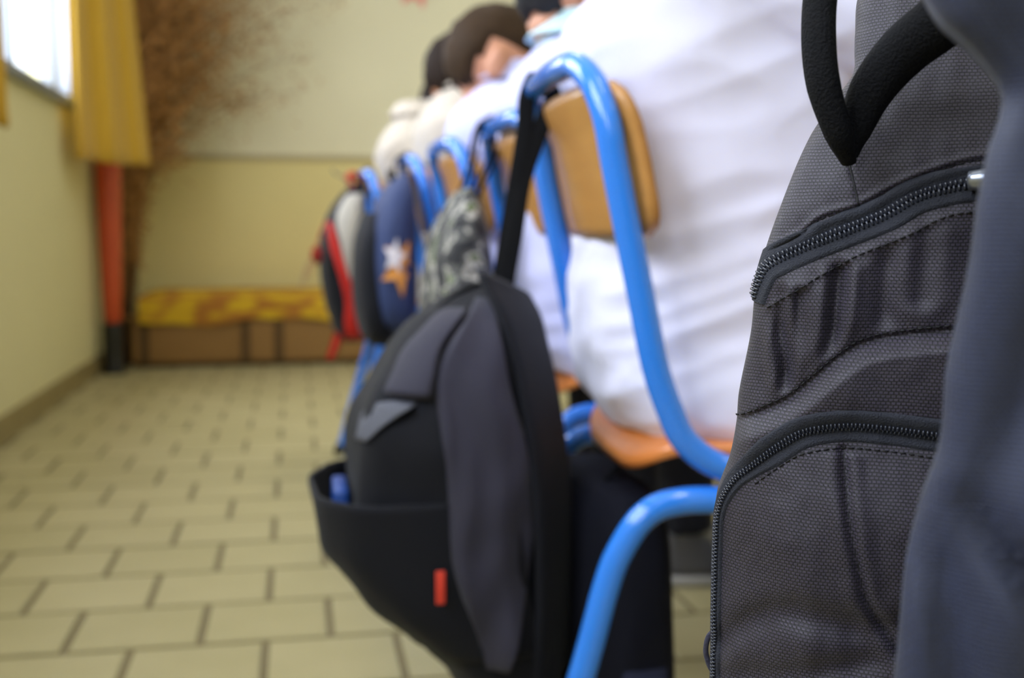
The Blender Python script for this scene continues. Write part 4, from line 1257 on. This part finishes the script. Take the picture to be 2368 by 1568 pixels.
# bunch of dried branches standing in the corner
DRY = mat('dried_branch', (112, 78, 40), 0.9, var=0.35, var_scale=6)
DRY2 = mat('dried_fluff', (168, 120, 62), 0.95, var=0.3, var_scale=9)
db = thing('dried_branches', 'big bunch of dry brown branches standing in the corner behind the curtain', 'plant', (-0.845, 5.84, 0))
rnd = random.Random(11)
SV, SF = [], []; LV, LF = [], []
for k in range(190):
    reach = rnd.random()**0.9
    bx, by = rnd.uniform(-0.04, 0.030), rnd.uniform(-0.10, 0.16)
    ang = rnd.uniform(-0.1, 1.0)
    if reach < 0.45:
        tip = Vector((bx + 0.12 + rnd.uniform(-0.12, 0.24), by + rnd.uniform(-0.08, 0.12), rnd.uniform(1.0, 2.4)))
    else:
        tip = Vector((bx + 0.20 + 0.92*ang*reach, by + rnd.uniform(-0.12, 0.12), 1.30 + 0.95*rnd.random() - 0.10*max(0, ang-0.6)))
    mid = Vector((bx*1.1 + tip.x*0.14, by + tip.y*0.2, 0.60*tip.z + 0.10))
    hi = mid*0.45 + tip*0.55 + Vector((0, 0, 0.12))
    path = smooth_path([(bx, by, 0.0), ((bx+mid.x)/2 - 0.01, by, mid.z*0.5), mid, hi, tip], 8)
    path = [Vector((max(-0.045, p.x), min(0.40, p.y), p.z)) for p in path]
    v, f = tube([path[i] for i in range(0, len(path), 3)] + [path[-1]], [0.004, 0.003, 0.0022, 0.0012], 5, 1)
    n0 = len(SV); SV += v; SF += [tuple(x+n0 for x in g) for g in f]
    # twigs with dry leaflets
    for _ in range(130):
        u = rnd.uniform(0.22, 1.0)**0.8
        p = path[min(len(path)-1, int(u*(len(path)-1)))]
        if p.z < 0.42:
            continue
        spread = 0.055 if p.z > 1.0 else 0.034
        q = p + Vector((rnd.gauss(0, spread), rnd.gauss(0, spread), rnd.gauss(0, spread)))
        q.x = max(-0.040, q.x); q.y = min(0.42, q.y)
        d = Vector((rnd.gauss(0, 1), rnd.gauss(0, 1), rnd.gauss(0.2, 1))).normalized()
        d.x = abs(d.x) if q.x < 0.02 else d.x
        e = d.orthogonal().normalized(); g_ = d.cross(e)
        L_, w = rnd.uniform(0.020, 0.048), rnd.uniform(0.003, 0.007)
        n0 = len(LV)
        LV += [q, q + d*L_*0.5 + e*w, q + d*L_, q + d*L_*0.5 - e*w, q + d*L_*0.5 + g_*w*0.6]
        LF += [(n0, n0+1, n0+4), (n0+1, n0+2, n0+4), (n0+2, n0+3, n0+4), (n0+3, n0, n0+4), (n0, n0+3, n0+2, n0+1)]
st_ = obj('stems', SV, SF, DRY, db); st_['kind'] = 'stuff'
lf_ = obj('dry_leaves', LV, LF, DRY2, db, smooth=False); lf_['kind'] = 'stuff'

# curtains
CURT = mat('mustard_curtain', (198, 156, 40), 0.85, bump=0.2, scale=300, sheen=0.2)
def curtain(label, bot, top, zb, zt, folds, ph):
    """bot/top: ((x,y) near end, (x,y) far end); a folded sheet with thickness"""
    n, nz = 110, 26
    V, F = [], []
    for side in (0, 1):
        for j in range(nz+1):
            u = j/nz; z = zb + (zt-zb)*u
            A = Vector(bot[0]).lerp(Vector(top[0]), u); B = Vector(bot[1]).lerp(Vector(top[1]), u)
            d = (B-A).normalized(); nn = Vector((d.y, -d.x))
            for i in range(n+1):
                f = i/n
                amp = 0.018*(0.75 + 0.3*math.sin(f*5+ph))
                o_ = amp*math.sin(f*folds*2*PI + ph + 0.35*math.sin(u*3)) + 0.006*math.sin(f*folds*4.3*PI + u*2)
                p = A.lerp(B, f) + nn*(o_ + (0.003 if side else 0))
                V.append((p.x, p.y, z + (0.004*math.sin(f*9) if j == 0 else 0)))
    m_ = (n+1)*(nz+1)
    for j in range(nz):
        for i in range(n):
            a = j*(n+1)+i
            F.append((a, a+1, a+n+2, a+n+1)); F.append((m_+a, m_+a+n+1, m_+a+n+2, m_+a+1))
    bd = [i for i in range(n+1)] + [j*(n+1)+n for j in range(1, nz+1)] + [nz*(n+1)+i for i in range(n-1, -1, -1)] + [j*(n+1) for j in range(nz-1, 0, -1)]
    for k in range(len(bd)):
        a, b = bd[k], bd[(k+1) % len(bd)]
        F.append((a, a+m_, b+m_, b))
    t = thing('curtain', label, 'curtain', ((bot[0][0]+bot[1][0])/2, (bot[0][1]+bot[1][1])/2, zb), 'mustard yellow curtains')
    rc(obj('curtain_cloth', V, F, CURT, t), t)
    # hem band
    hv, hf = [], []
    nb2 = n+1
    for side in (0, 1):
        for j in range(2):
            for i in range(nb2):
                p = Vector(V[side*m_ + i]); q = Vector(bot[1]) - Vector(bot[0]); q.normalize(); nn = Vector((q.y, -q.x, 0))
                hv.append((p.x + nn.x*(0.002 if side else -0.002), p.y + nn.y*(0.002 if side else -0.002), p.z + 0.035*j))
    mm = 2*nb2
    for i in range(nb2-1):
        hf.append((i, i+1, nb2+i+1, nb2+i)); hf.append((mm+i, mm+nb2+i, mm+nb2+i+1, mm+i+1)); hf.append((i, mm+i, mm+i+1, i+1))
    rc(obj('hem', hv, hf, CURT, t), t)
    return t
curtain('mustard yellow curtain hanging in the far corner beside the window', ((-0.862, 4.86), (-0.640, 5.40)), ((-0.862, 4.86), (-0.745, 5.30)), 0.945, 2.52, 2.3, 0.6)
curtain('mustard yellow curtain at the left edge, its corner just showing', ((-0.868, 3.18), (-0.852, 3.70)), ((-0.868, 3.18), (-0.852, 3.62)), 0.965, 2.52, 4.2, 2.0)
cr = thing('curtain_rod', 'white curtain rod above the windows on the left wall', 'rod', (-0.86, 3.0, 2.53))
obj('rod', *tube([(0, -3.4, 0), (0, 2.9, 0)], 0.012, 12, 1), LB, cr)
for y in (-3.3, 0.0, 2.85):
    obj('bracket', *box(-0.056, 0.004, y-0.01, y+0.01, -0.03, -0.0125, 0.002), LB, cr, smooth=False)

# pink paper decoration on the back wall
pk = thing('paper_decoration', 'pink cut-paper decoration pinned high on the back wall', 'decoration', (0.66, YB, 1.98))
PINK = mat('pink_paper', (240, 150, 140), 0.8)
V, F = [], []
P = []
for k in range(14):
    r = (0.135 if k % 2 == 0 else 0.070)
    P.append((r*math.sin(PI*k/7+0.15), r*math.cos(PI*k/7+0.15)))
V = [(0, -0.014, 0)] + [(x, -0.006 - (0.010 if k % 2 else 0), z) for k, (x, z) in enumerate(P)] + [(0, -0.002, 0)] + [(x, -0.002, z) for x, z in P]
for k in range(14):
    a, b = 1+k, 1+(k+1) % 14
    F.append((0, a, b)); F.append((a, a+15, b+15, b)); F.append((15, b+15, a+15))
obj('paper_star', V, F, PINK, pk, smooth=False)
obj('pin', *ellipsoid((0, -0.016, 0), (0.006, 0.004, 0.006), 10, 6), STEEL, pk)
